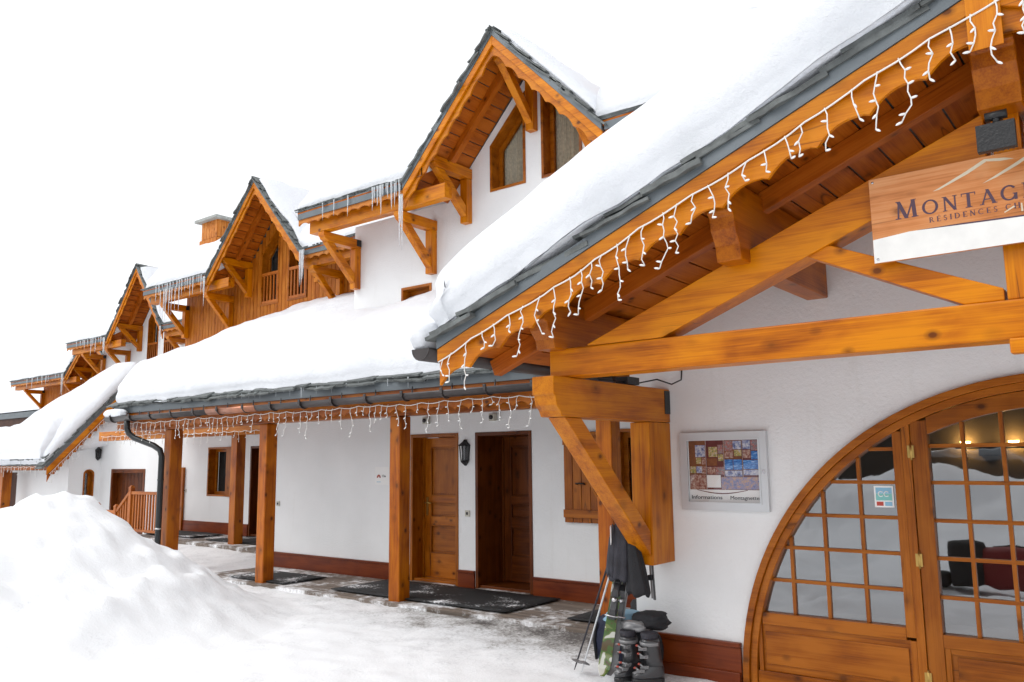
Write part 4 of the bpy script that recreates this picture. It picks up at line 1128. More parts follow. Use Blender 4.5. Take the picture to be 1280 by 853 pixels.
snow_slab('roof_snow', 'snow on the timber chalet roof left of its dormer, round the wooden chimney', (-17.84, 9.29, 5.48), (1, 0, 0), (0, 1, SL), 2.9, 4.2, lambda u, v: .50, (.45, 0, .4, 0), step=.2, rough=.09, seed=8)
snow_slab('roof_snow', 'snow on the timber chalet roof right of its dormer', (-12.4, 9.29, 5.48), (1, 0, 0), (0, 1, SL), 3.1, 4.2, lambda u, v: .42, (0, 0, .35, 0), step=.22, rough=.09, seed=9)
snow_slab('roof_snow', 'snow on the low roof over the raised porch deck', (-17.2, 8.6, 2.45), (1, 0, 0), (0, 1, .5), 3.75, 1.5, lambda u, v: .40, (.1, 0, .3, 0), step=.2, rough=.06, seed=10)

# ------------------------------------------------------------------ stair railing at the end of the raised deck
t = thing('stair_railing', 'orange wooden stair railing stepping down from the raised deck', 'railing', (-17, 8.9, .1))
for x, zb, zt in ((-17.02, .05, 1.10), (-17.62, -.2, .70), (-18.46, -.45, .72)):
    mb = MB(); mb.box(x - .045, x + .045, 8.76, 8.85, zb, zt); mb.loft([[(x - .052, 8.753, zt), (x + .052, 8.753, zt), (x + .052, 8.857, zt), (x - .052, 8.857, zt)], [(x - .02, 8.785, zt + .05), (x + .02, 8.785, zt + .05), (x + .02, 8.825, zt + .05), (x - .02, 8.825, zt + .05)]], 0, False); mb.build('newel_post', 'rail', t)
def rail_run(x0, za0, zb0, x1, za1, zb1, n):
    mb = MB(); mb.beam((x0, 8.805, zb0 - .03), (x1, 8.805, zb1 - .03), .07, .06); mb.build('handrail', 'rail', t); mb = MB(); mb.beam((x0, 8.805, za0 + .025), (x1, 8.805, za1 + .025), .05, .05); mb.build('bottom_rail', 'rail', t)
    for i in range(n):
        f = (i + .5) / n; x = x0 + (x1 - x0) * f; mb = MB(); mb.box(x - .02, x + .02, 8.79, 8.82, za0 + (za1 - za0) * f + .05, zb0 + (zb1 - zb0) * f - .06); mb.build('baluster', 'rail', t)
rail_run(-16.97, .22, 1.03, -15.2, .22, 1.03, 16); rail_run(-17.57, -.12, .64, -17.07, .2, 1.03, 5); rail_run(-18.41, -.25, .62, -17.67, -.2, .62, 8)
for k in range(3):
    mb = MB(); mb.box(-17.55 - .38 * k, -17.11 - .38 * k, 8.86, 9.9, -.5, -.02 - .16 * k)
    o = mb.build('stair_step', 'boardwalk', None, .004, loc=(-17.3 - .38 * k, 9.4, -.1)); o['kind'] = 'structure'

# ------------------------------------------------------------------ third and fourth chalets up the row
W3 = thing('narrow_chalet', 'white chalet with a tall dormer between the two timber clad chalets', 'house', (-22, 12, 0))
zl3 = lambda x: 6.97 - (6.97 - 5.08) / 1.5 * abs(x + 22.0) - .35
wins3 = [[(-22.74, 4.2), (-22.16, 4.2), (-22.16, zl3(-22.16) - .05), (-22.74, zl3(-22.74) - .02)], [(-21.84, 4.2), (-21.26, 4.2), (-21.26, zl3(-21.26) - .02), (-21.84, zl3(-21.84) - .05)]]
upper_storey(W3, 12.0, 11.2, -25.3, -17.3, -26.0, -17.32, -22.0, 1.5, 5.08, 6.97, 0, wins3, bal=.8, curtain=False)
mb = MB(); mb.box(-25.3, -25.05, 12.26, 16, 0, 5.2); mb.build('side_wall', 'stucco', W3)
snow_slab('roof_snow', 'snow on the narrow white chalet roof left of its dormer', (-26.04, 11.24, 5.23), (1, 0, 0), (0, 1, SL), 2.9, 4.2, lambda u, v: .55, (.45, 0, .4, 0), step=.25, rough=.09, seed=12)
snow_slab('roof_snow', 'snow on the narrow white chalet roof right of its dormer', (-20.7, 11.24, 5.23), (1, 0, 0), (0, 1, SL), 3.4, 4.2, lambda u, v: .45, (0, 0, .4, 0), step=.25, rough=.09, seed=13)
W4 = thing('far_timber_chalet', 'small timber chalet at the far left end of the row', 'house', (-30, 13.5, 0))
upper_storey(W4, 13.5, 12.7, -33.1, -25.0, -33.95, -25.0, -27.9, 1.6, 4.56, 5.95, 0, [], clad=True, right=True)
snow_slab('roof_snow', 'snow on the roof of the small timber chalet at the far left', (-34.0, 12.74, 4.71), (1, 0, 0), (0, 1, SL), 4.6, 4.2, lambda u, v: .62, (.5, 0, .4, 0), step=.25, rough=.09, seed=14)

# ------------------------------------------------------------------ low annex with the sloping verge and the little arched window
AX = thing('low_annex', 'low white annex with a steep snow covered roof and one small arched window', 'house', (-22, 9.5, -.5))
vz = lambda y: 1.56 + 1.10 * (y - 8.58)             # lower edge of the verge flashing
arch_w = [(9.60, .62), (9.86, .62), (9.86, 1.36)] + [(9.73 + .13 * math.cos(a), 1.36 + .11 * math.sin(a)) for a in [math.pi * k / 8 for k in range(1, 8)]] + [(9.60, 1.36)]
sidew = [(9.25, -.7), (10.0, -.7), (10.0, vz(10.0) - .2), (9.25, vz(9.25) - .2)]
holed('side_wall', sidew, [arch_w], .3, lambda a, b, d: (-20.95 - d, a, b), 'stucco', AX)
window(AX, arch_w, 0, place=lambda a, b, d: (-20.95 - d, a, b), curtain=False, depth=.2)
holed('front_wall', rect(-25.0, -21.252, -.7, 1.75), [rect(-24.95, -23.9, -.7, 1.4)], .25, facade(9.25), 'stucco', AX)
mb = MB(); mb.box(-24.95, -23.9, 9.4, 9.45, -.7, 1.4); mb.build('door', 'deckdark', AX)
s45 = math.sqrt(1 + 1.10 ** 2)
def vpoly(a, b, lo, hi): return [(a, vz(a) + lo), (b, vz(b) + lo), (b, vz(b) + hi), (a, vz(a) + hi)]
mb = MB(); dl = 2.07 * s45; mb.prism([(-20.52, 0), (-20.52, dl), (-21.45, dl), (-23.1, dl * .45), (-23.1, 0)], (0, 8.55, vz(8.55) + .04), (1, 0, 0), (0, 1 / s45, 1.10 / s45), (0, -1.10 / s45, 1 / s45), 0, .055); mb.yz([(8.55, 1.66), (11.6, 2.27), (11.6, 2.2), (8.55, 1.6)], -33, -23.15); mb.build('roof_deck', 'slate', AX)
mb = MB(); mb.yz(vpoly(8.6, 10.0, -.02, .025), -21.79, -20.54); mb.build('soffit', 'plank', AX)
mb = MB(); mb.yz(vpoly(8.55, 10.62, .0, .11), -20.52, -20.48); mb.build('verge_flashing', 'zinc', AX)
mb = MB(); mb.yz(vpoly(8.55, 10.62, -.17, -.002), -20.515, -20.485); mb.build('verge_board', 'barge', AX)
mb = MB()
lowp = []
n = 11
for i in range(n):
    for k in range(8):
        u = k / 8; y = 8.58 + 1.7 * (i + u) / n; lowp.append((y, vz(y) - .36 + .06 * math.sin(math.pi * u)))
mb.yz([(8.58, vz(8.58) - .12)] + lowp + [(10.28, vz(10.28) - .36), (10.28, vz(10.28) - .12)], -20.545, -20.518); mb.build('scalloped_board', 'post', AX)
mb = MB(); slates(mb, (-20.47, 8.5, vz(8.5) + .115), (-20.47, 10.65, vz(10.65) + .115), (-1, 0, 0), (0, -1.09, 1), L_=.3, t=.024, layers=2, jut=.04, tl=(-.12, -.05)); mb.build('verge_slates', 'slate', AX)
mb = MB(); mb.box(-33, -20.53, 8.545, 8.575, 1.60, 1.74); mb.build('eave_flashing', 'zinc', AX)
mb = MB(); mb.xz(scallop(-33, -20.53, lambda x: 1.60, .13, .2, .04), 8.555, 8.575); mb.build('scalloped_board', 'post', AX)
mb = MB(); slates(mb, (-33, 8.54, 1.742), (-20.5, 8.54, 1.742), (0, 1, 1), (0, -1, 1), L_=.4, t=.022, jut=.06); mb.build('eave_slates', 'slate', AX)
mb = MB(); mb.box(-23.6, -23.36, 8.7, 8.92, -.7, 1.5); mb.build('post', 'post', AX, .01)
mb = MB(); mb.box(-33, -20.6, 8.72, 8.88, 1.46, 1.6); mb.build('eave_beam', 'post', AX)
mb = MB(); mb.yz([(10.62, vz(10.62)), (10.62, vz(10.62) + .1), (11.95, 3.25), (11.95, 3.15)], -21.9, -20.52); mb.build('back_roof', 'slate', AX)
snow_slab('roof_snow', 'deep snow on the steep part of the annex roof beside its sloping verge', (-23.7, 8.52, vz(8.52) + .15), (1, 0, 0), (0, 1, 1.10), 3.18, 2.14 * s45,
          lambda u, v: .44, (.5, .24, .30, .5), step=.13, rough=.07, sag=.08, seed=15, vsc=lambda u: .34 + .66 * max(0, min(1, (u - .25) / 2.0)))
snow_slab('roof_snow', 'deep snow on the low annex roof at the left above its eave lights', (-32.9, 8.46, 1.75), (1, 0, 0), (0, 1, .2), 12.25, 2.6,
          lambda u, v: .58 + .30 * max(0, min(1, (u - 8.6) / 2.2)), (.4, .5, .34, .7), step=.2, rough=.07, sag=.10, seed=17)

# ------------------------------------------------------------------ far houses
FB = thing('far_house', 'dark brown timber house with a flat grey eave at the far left edge', 'house', (-56, 23, 0))
mb = MB(); mb.box(-74, -49, 22.6, 30, -1, 4.2); mb.build('wall', 'deckdark', FB)
mb = MB(); mb.box(-76, -47.5, 22.0, 22.2, 4.55, 4.95); mb.build('eave_flashing', 'zinc', FB)
mb = MB(); mb.box(-75.8, -47.6, 22.1, 22.4, 3.7, 4.55); mb.build('fascia', 'deckdark', FB)
mb = MB(); mb.yz([(22.0, 4.96), (28, 6.6), (28, 6.4), (22.0, 4.9)], -76, -47.5); mb.build('roof_deck', 'slate', FB)
mb = MB()
for x in (-58.5, -54.5): mb.box(x, x + 1.2, 22.55, 22.62, 1.8, 3.1)
mb.build('shutter', 'darkdoor', FB)
snow_slab('roof_snow', 'thick even snow on the flat eaved house at the far left edge', (-76, 22.0, 4.97), (1, 0, 0), (0, 1, .27), 28.5, 6, lambda u, v: .9, (.6, .5, .5, 0), step=.8, rough=.05, seed=16)
CH = thing('cream_house', 'cream rendered house just showing under the annex eave at the left edge', 'house', (-47, 17, 0))
mb = MB(); mb.box(-56, -38, 16.5, 22, -1, 1.75); mb.build('wall', 'cream', CH)
mb = MB(); mb.xz([(-56.6, 1.95), (-47, 2.5), (-37.4, 1.95), (-37.4, 1.76), (-56.6, 1.76)], 16.2, 22.3); mb.build('roof', 'slate', CH)
mb = MB(); mb.box(-46.2, -45.2, 16.46, 16.5, .2, 1.4); mb.build('window', 'dark', CH)

# ------------------------------------------------------------------ icicles
E1 = 5.04 + .12
def ic(x0, x1, y, z, n, a, b, label, group, r=.013): icicles((x0, y, z), (x1, y, z), n, a, b, label, group, r)
ic(-7.95, -7.42, 7.15, E1, 13, .12, .42, 'clear icicle in the dense row left of the white chalet dormer foot', 'icicles left of the white dormer', .015)
ic(-9.3, -8.1, 7.15, E1, 3, .12, .3, 'lone icicle along the white chalet eave towards its left end', 'icicles on the white chalet eave')
ic(-7.38, -7.32, 7.10, 4.93, 3, .35, .75, 'long thin icicle at the left foot of the white dormer gable', 'icicles at the white dormer foot', .016)
ic(-17.2, -15.3, 9.19, 5.45, 17, .12, .55, 'icicle along the timber chalet eave left of its dormer', 'icicles on the timber chalet eave', .017)
ic(-17.0, -16.2, 9.19, 5.33, 7, .5, 1.15, 'long icicle hanging low from the left half of the timber chalet eave', 'long icicles on the timber chalet eave', .020)
ic(-12.10, -11.98, 9.16, 5.40, 4, .5, 1.25, 'thick icicle at the right foot of the timber chalet dormer gable', 'icicles at the timber dormer right foot', .026)
ic(-15.3, -15.22, 9.18, 5.38, 3, .3, .7, 'icicle clinging to the left foot of the timber chalet dormer', 'icicles at the timber dormer left foot', .02)
ic(-25.3, -23.6, 11.14, 5.2, 10, .15, .55, 'icicle along the narrow white chalet eave', 'icicles on the narrow chalet eave', .02)
ic(-23.58, -23.48, 11.12, 5.15, 3, .4, .8, 'longer icicle at the left foot of the narrow chalet dormer', 'icicles at the narrow dormer foot', .022)
ic(-20.52, -20.44, 11.12, 5.15, 2, .5, .9, 'icicle at the right foot of the narrow chalet dormer', 'icicles at the narrow dormer right foot', .02)
ic(-32.5, -29.7, 12.64, 4.68, 8, .15, .4, 'icicle along the eave of the small timber chalet', 'icicles on the small timber chalet eave', .02)
ic(-29.6, -29.45, 12.62, 4.66, 2, .6, .95, 'stout icicle at the dormer foot of the small timber chalet', 'icicles at the small timber chalet dormer', .03)
ic(-10.4, -8.2, 6.54, 2.515, 14, .05, .16, 'tiny icicle under the snow rim of the lean-to eave, middle', 'tiny icicles on the lean-to eave', .006)
ic(-8.2, -5.6, 6.54, 2.515, 8, .05, .16, 'tiny icicle under the snow rim of the lean-to eave, right', 'tiny icicles right on the lean-to eave', .006)
ic(-26.5, -20.8, 8.5, 1.74, 12, .08, .24, 'small icicle on the annex eave', 'icicles on the annex eave', .012)

# ------------------------------------------------------------------ strings of icicle lights
string_lights('white icicle string lights along the carved bargeboard of the big gable', [(x, GY - .036, gz(x) - .095 + .012 * math.sin(x * 5)) for x in [-3.88 + .2267 * k for k in range(16)]] + [(-.30, GY - .04, gz(GX) - .05)] + [(x, GY - .04, gz(x) - .095) for x in (-.05, .4, .9, 1.4, 1.9, 2.4, 2.9)], .118, .10, .34, (0, -1, 0))
string_lights('white icicle string lights hanging under the long gutter of the walk', [(-13.3 + .6 * k, 6.56, 2.235 + .01 * math.sin(k * 2.1)) for k in range(15)] + [(-4.55, 6.56, 2.235)], .135, .08, .36, (0, -1, 0), sag=.02)
string_lights('icicle string lights on the sloping verge of the annex', [(-20.47, 8.60 + .34 * k, vz(8.60 + .34 * k) - .20) for k in range(6)], .085, .14, .34, (1, 0, 0))
string_lights('icicle string lights on the eave of the annex', [(-25.0, 8.54, 1.555), (-22.8, 8.54, 1.555), (-20.6, 8.54, 1.555)], .2, .1, .25, (0, -1, 0), sag=.02)
string_lights('icicle string lights under the carved board of the raised porch', [(-15.5, 8.69, 2.16), (-13.4, 8.69, 2.16), (-11.6, 8.69, 2.16)], .2, .1, .26, (0, -1, 0), sag=.02)
string_lights('icicle string lights on the plain beam left of the downpipe', [(-18.6, 8.86, 2.2), (-17.2, 8.86, 2.2), (-15.9, 8.86, 2.2)], .24, .1, .24, (0, -1, 0), sag=.02)

# ------------------------------------------------------------------ the hanging sign
SX, SZ0, SZ1, SY = -1.11, 2.58, 3.03, 4.455
SG = thing('hanging_sign', 'wood-look sign board lettered in plum with a white lower edge, fixed on the gable truss', 'sign', (SX, SY, SZ0))
SW = 1.42
mb = MB(); mb.box(SX, SX + SW, SY, SY + .018, SZ0, SZ1); mb.build('board', 'signwood', SG, .002)
def swave(x):                      # upper edge of the white foot
    u = (x - SX) / SW
    return SZ0 + .125 + (.016 * min(1, u / .13) if u < .13 else .016 - .022 * math.sin(min(1, (u - .13) / .6) * math.pi / 2) + .03 * max(0, u - .55))
xs = [SX + .002 + (SW - .004) * i / 40 for i in range(41)]
mb = MB(); mb.xz([(SX + .002, SZ0 + .002), (SX + SW - .002, SZ0 + .002)] + [(x, swave(x)) for x in xs[::-1]], SY - .0022, SY - .0004); mb.build('white_band', 'signwhite', SG)
mb = MB(); q = [x for x in xs if x > SX + .19]; mb.xz([(x, swave(x) + .0005) for x in q] + [(x, swave(x) + .0005 + .007 * min(1, (x - q[0]) / .2)) for x in q[::-1]], SY - .0026, SY - .0003); mb.build('plum_rim', 'purple', SG)
# capital letters built from strokes
def glyph(ch):
    T, t, s = .20, .095, .055
    def bar(x0, y0, x1, y1, w): return ('q', x0, y0, x1, y1, w)
    def ser(x, y, w=.20): return ('r', x - w, x + w, y, y + s) if y < .5 else ('r', x - w, x + w, y - s, y)
    G_ = {
        'M': (1.20, [bar(.18, 0, .24, 1, t), bar(.22, 1, .60, 0, T), bar(.60, 0, .97, 1, t), bar(.96, 1, 1.02, 0, T), ser(.18, 0, .15), ser(1.02, 0, .17), ('r', .08, .3, .955, 1), ('r', .92, 1.12, .955, 1)]),
        'N': (1.0, [bar(.20, 0, .20, 1, t), bar(.20, 1, .82, 0, T), bar(.82, 0, .82, 1, t), ser(.20, 0, .13), ser(.82, 1, .13), ('r', .05, .25, .955, 1)]),
        'T': (.92, [bar(.46, 0, .46, 1, T), ('r', .04, .88, .94, 1), ser(.46, 0, .2), ('r', .04, .09, .80, .94), ('r', .83, .88, .80, .94)]),
        'A': (1.0, [bar(.16, 0, .50, 1, t), bar(.48, 1, .86, 0, T), ('r', .28, .70, .30, .36), ser(.14, 0, .13), ser(.86, 0, .16)]),
        'E': (.78, [bar(.22, 0, .22, 1, T), ('r', .08, .70, .94, 1), ('r', .08, .74, 0, .06), ('r', .22, .56, .47, .53), ('r', .65, .70, .80, .94), ('r', .69, .74, .06, .20), ('r', .52, .56, .40, .60)]),
        'O': (1.08, [('o', .54, .5, .50, .51, T * .85, t, 0, 360)]),
        'G': (1.06, [('o', .54, .5, .48, .51, T * .85, t, 38, 330), bar(.90, .02, .90, .42, T * .9), ('r', .74, 1.0, .40, .45)]),
        'S': (.72, [('o', .36, .75, .25, .255, t * 1.3, t, 20, 270), ('o', .36, .26, .28, .265, t * 1.5, t, -160, 90), bar(.30, .52, .42, .48, T * .9)]),
        'R': (.92, [bar(.20, 0, .20, 1, T), ('o', .38, .74, .32, .255, T * .7, t, -90, 90), ('r', .2, .4, .945, 1), ('r', .2, .4, .48, .54), bar(.42, .5, .84, 0, T * .9), ser(.2, 0, .15), ('r', .06, .2, .955, 1)]),
        'I': (.44, [bar(.22, 0, .22, 1, T), ser(.22, 0, .15), ser(.22, 1, .15)]),
        'D': (1.0, [bar(.20, 0, .20, 1, T), ('o', .38, .5, .52, .51, T * .8, t, -90, 90), ('r', .06, .4, .945, 1), ('r', .06, .4, 0, .055)]),
        'C': (.96, [('o', .54, .5, .48, .51, T * .85, t, 42, 318)]),
        'H': (1.06, [bar(.22, 0, .22, 1, T), bar(.84, 0, .84, 1, T), ('r', .22, .84, .47, .53), ser(.22, 0, .15), ser(.84, 0, .15), ser(.22, 1, .15), ser(.84, 1, .15)]),
        'L': (.76, [bar(.22, 0, .22, 1, T), ('r', .08, .72, 0, .06), ('r', .67, .72, .06, .22), ser(.22, 1, .15)]),
        ' ': (.45, []),
    }
    G_['É'] = (G_['E'][0], G_['E'][1] + [bar(.38, 1.08, .52, 1.26, .08)])
    return G_[ch]
def lettering(mb, txt, x, z, h, y, track=0.0, first=1.0):
    k = 0
    for i, ch in enumerate(txt):
        hh = h * (first if i == 0 else 1); wd, parts = glyph(ch)
        for p in parts:
            k += 1; y0 = y - .0006 - .00002 * (k % 37)
            P = lambda a, b: (x + a * hh, z + b * hh)
            if p[0] == 'q':
                _, x0, b0, x1, b1, w_ = p; poly = [P(x0 - w_ / 2, b0), P(x0 + w_ / 2, b0), P(x1 + w_ / 2, b1), P(x1 - w_ / 2, b1)]
            elif p[0] == 'r': poly = [P(p[1], p[3]), P(p[2], p[3]), P(p[2], p[4]), P(p[1], p[4])]
            else:
                _, cx, cy, rx, ry, tx, ty, a0, a1 = p; n = 22; aa = [math.radians(a0 + (a1 - a0) * j / n) for j in range(n + 1)]
                o_ = [P(cx + rx * math.cos(a), cy + ry * math.sin(a)) for a in aa]; i_ = [P(cx + (rx - tx) * math.cos(a), cy + (ry - ty) * math.sin(a)) for a in aa]
                for j in range(n): mb.xz([o_[j], o_[j + 1], i_[j + 1], i_[j]], y0, y - .0002)
                continue
            mb.xz(poly, y0, y - .0002)
        x += (wd + track) * hh
    return x
mb = MB(); lettering(mb, 'MONTAGNETTES', SX + .115, SZ0 + .212, .074, SY, .16, 1.26); mb.build('lettering', 'purple', SG)
mb = MB(); lettering(mb, 'RÉSIDENCES CHALETS', SX + .272, SZ0 + .168, .027, SY, .34); mb.build('small_lettering', 'purple', SG)
mb = MB()
for P in ([(.30, .325), (.325, .335), (.455, .395), (.535, .437), (.545, .424), (.46, .380), (.33, .328)], [(.535, .4375), (.62, .425), (.66, .412), (.60, .413), (.5455, .4235)], [(.52, .318), (.58, .348), (.66, .388), (.73, .425), (.86, .36), (.80, .38), (.73, .410), (.67, .376), (.58, .336)], [(.60, .155), (.645, .178), (.64, .183), (.598, .16)], [(.668, .15), (.676, .15), (.674, .19), (.669, .19)]):
    mb.xz([(SX + a, SZ0 + b) for a, b in P], SY - .0009, SY - .0002)
mb.build('mountain_outline', 'offwhite', SG)
mb = MB()
for x in (SX + .02, SX + SW - .02):
    for z in (SZ0 + .02, SZ1 - .02): mb.tube([(x, SY, z), (x, SY - .006, z)], .006, 8)
mb.build('screw', 'steel', SG)

# floodlight on the truss
t = thing('floodlight', 'small black floodlight on a swivel arm above the sign', 'floodlight', (GX, 4.38, 3.2))
mb = MB(); mb.box(-.575, -.415, 4.27, 4.31, 2.995, 3.125); mb.box(-.555, -.435, 4.31, 4.34, 3.01, 3.11)
for k in range(6): mb.box(-.55 + k * .022, -.545 + k * .022, 4.34, 4.37, 3.01, 3.11)
mb.build('housing', 'black', t, .008)
mb = MB(); mb.tube([(-.49, 4.30, 3.12), (-.49, 4.30, 3.16), (-.49, 4.36, 3.19), (-.49, 4.43, 3.19)], .016, 8); mb.tube([(-.535, 4.30, 3.165), (-.445, 4.30, 3.165)], .022, 10); mb.build('swivel_arm', 'black', t)
t = thing('power_cable', 'loose black cable and plug on top of the wall bracket under the tie beam', 'cable', (-3.1, 5.5, 2.14))
mb = MB(); mb.tube([(-3.12, 4.95, 2.15), (-3.1, 5.2, 2.155), (-3.13, 5.45, 2.15), (-3.02, 5.62, 2.19), (-2.98, 5.78, 2.16), (-2.95, 5.885, 2.20), (-2.94, 5.885, 2.30)], .006, 6); mb.box(-3.16, -3.06, 5.25, 5.42, 2.136, 2.19); mb.build('wire', 'black', t)

# ------------------------------------------------------------------ information display case
PX0, PX1, PZ0, PZ1 = -2.975, -2.29, 1.205, 1.785
D_ = thing('display_case', 'silver framed information case with a collage of leaflets on the stucco wall', 'notice board', (PX0, 5.9, PZ0))
o_ = rect(PX0, PX1, PZ0, PZ1)
holed('frame', o_, [inset(o_, .055)], .035, lambda a, b, d: (a, 5.862 + d, b), 'alu', D_)
holed('inner_rim', inset(o_, .05), [inset(o_, .062)], .006, lambda a, b, d: (a, 5.856 + d, b), 'alu', D_)
mb = MB(); mb.box(PX0 + .05, PX1 - .05, 5.892, 5.8985, PZ0 + .05, PZ1 - .05); mb.build('backing_sheet', 'paper', D_)
def pic(x0, x1, z0, z1, mat, k): mb = MB(); mb.box(PX0 + x0, PX0 + x1, 5.8916 - .00012 * k, 5.892 - .0001, PZ0 + z0, PZ0 + z1); mb.build('leaflet', mat, D_)
col_ = [(.062, .20, .30, .522, 'ph_wood'), (.202, .345, .32, .522, 'ph_maroon'), (.347, .49, .33, .522, 'ph_wood'), (.062, .20, .152, .298, 'ph_wood'), (.202, .345, .152, .318, 'ph_maroon'), (.347, .49, .152, .328, 'ph_maroon'), (.492, .625, .152, .522, 'ph_maroon'),
        (.115, .195, .395, .485, 'ph_snow'), (.12, .16, .345, .39, 'ph_people'), (.168, .197, .34, .388, 'ph_room'), (.07, .115, .275, .325, 'ph_people'), (.12, .165, .275, .325, 'ph_snow'), (.168, .197, .27, .325, 'ph_room'),
        (.225, .295, .395, .47, 'ph_people'), (.30, .34, .42, .485, 'ph_market'), (.30, .34, .365, .413, 'ph_people'), (.21, .29, .33, .385, 'ph_wood'), (.21, .275, .265, .32, 'ph_room'), (.28, .342, .265, .32, 'ph_market'),
        (.355, .415, .44, .512, 'ph_market'), (.42, .485, .45, .512, 'ph_snow'), (.355, .42, .385, .435, 'ph_room'), (.43, .485, .40, .445, 'ph_people'), (.352, .415, .30, .375, 'ph_pool'), (.42, .485, .30, .375, 'ph_pool'), (.352, .485, .25, .293, 'ph_snow'),
        (.497, .555, .45, .515, 'ph_snow'), (.56, .62, .44, .515, 'ph_market'), (.497, .555, .385, .445, 'ph_room'), (.56, .62, .375, .435, 'ph_pool'), (.497, .62, .305, .37, 'ph_pool'), (.497, .62, .26, .30, 'ph_snow'),
        (.07, .20, .156, .262, 'ph_room'), (.205, .315, .168, .26, 'paper'), (.32, .625, .156, .245, 'ph_dusk')]
for k, a in enumerate(col_): pic(*a, k + 1)
mb = MB()
n = 24; mb.xz([(PX0 + .12 + .40 * i / n, PZ0 + .148 - .028 * math.sin(math.pi * i / n)) for i in range(n + 1)] + [(PX0 + .12 + .40 * i / n, PZ0 + .152 - .024 * math.sin(math.pi * i / n) + .0) for i in range(n, -1, -1)], 5.8905, 5.8915); mb.build('curved_line', 'ph_maroon', D_)
def text(txt, x, z, size, y, mat, parent, name='lettering', wd=None):
    me = words(txt, size); xs = [v.co.x for v in me.vertices]; k = wd / (max(xs) - min(xs)) if wd else 1; x0 = min(xs)
    m = MB(); m.add([(x + (v.co.x - x0) * k, y - v.co.z, z + v.co.y) for v in me.vertices], [list(p.vertices) for p in me.polygons], [tuple(v.co) for v in me.vertices]); bpy.data.meshes.remove(me)
    return m.build(name, mat, parent)
text('Informations', PX0 + .075, PZ0 + .082, .040, 5.8895, 'ink', D_, wd=.245); text('Montagnettes', PX0 + .385, PZ0 + .082, .038, 5.8895, 'ink', D_, wd=.235)
mb = MB(); mb.box(PX0 + .045, PX1 - .045, 5.868, 5.871, PZ0 + .045, PZ1 - .045); mb.build('glass', 'vitrine', D_)
mb = MB(); mb.box(PX1 - .038, PX1 - .018, 5.856, 5.8615, PZ0 + .27, PZ0 + .30); mb.build('lock', 'steel', D_, .002)

# ------------------------------------------------------------------ small fixtures on the covered walk wall
wall_lamp((-7.06, 7.998, 1.69), (0, -1, 0), 'black half lantern on the wall between the two panelled doors')
wall_lamp((-20.948, 9.925, 1.85), (1, 0, 0), 'black half lantern on the annex side wall by the sloping verge')
def fixture(name, label, cat, x, z, w_, h, y=8.0, d=.018, mat='ivory', inner='ink'):
    t = thing(name, label, cat, (x, y - .002, z)); mb = MB(); mb.box(x - w_ / 2, x + w_ / 2, y - d, y - .002, z - h / 2, z + h / 2); mb.build('plate', mat, t, .003)
    mb = MB(); mb.box(x - w_ * .2, x + w_ * .2, y - d - .006, y - d - .0004, z - h * .22, z + h * .22); mb.build('button', inner, t)
fixture('light_switch', 'pale outdoor switch on the white pier between the two panelled doors', 'switch', -7.03, .93, .075, .075)
fixture('light_switch', 'pale outdoor switch on the long blank wall near the second post from the downpipe', 'switch', -10.93, .96, .075, .075)
fixture('light_switch', 'pale switch on the far white wall left of the shuttered window', 'switch', -17.0, 1.0, .07, .07, 10.0)
def spot(x, label):
    t = thing('security_light', label, 'spotlight', (x, 7.998, 2.12)); mb = MB(); mb.box(x - .045, x + .045, 7.93, 7.998, 2.075, 2.165); mb.build('housing', 'ivory', t, .008)
    mb = MB(); mb.tube([(x, 7.929, 2.12), (x, 7.915, 2.12)], .028, 12); mb.build('lens', 'ink', t)
spot(-7.73, 'small ivory square light above the left panelled door'); spot(-6.58, 'small ivory square light above the dark recessed door')
t = thing('wall_notice', 'white paper notice with a small red logo on the blank white wall', 'notice', (-8.6, 7.998, 1.4))
mb = MB(); mb.box(-8.745, -8.465, 7.9945, 7.9985, 1.27, 1.515); mb.build('sheet', 'paper', t)
mb = MB(); n = 10
mb.xz([(-8.705 + .04 * math.cos(math.pi * k / n) + .035, 1.365 + .045 * math.sin(math.pi * k / n)) for k in range(n + 1)] + [(-8.67 - .018, 1.365), (-8.665, 1.39), (-8.655, 1.365)], 7.9925, 7.994); mb.build('logo', 'orangered', t)
text('Cha', -8.60, 1.375, .045, 7.993, 'ink', t)
mb = MB(); mb.box(-8.71, -8.63, 7.9928, 7.9942, 1.305, 1.312); mb.build('small_print', 'sticker_blue', t)

mb = MB(); mb.loft(blob(-4.07, 4.42, 2.32, .115, .34, .27, 12.3, amp=.12)); tag(mb.build('snow_lump', 'snow', None, loc=(-4.07, 4.42, 2.32)), 'rounded lump of snow sitting in the open end of the gable gutter', 'snow')
mb = MB(); mb.loft(blob(-13.2, 6.49, 2.31, .30, .085, .16, 14.1, amp=.12)); tag(mb.build('snow_lump', 'snow', None, loc=(-13.2, 6.49, 2.31)), 'small lump of snow in the left end of the long gutter by the downpipe', 'snow')

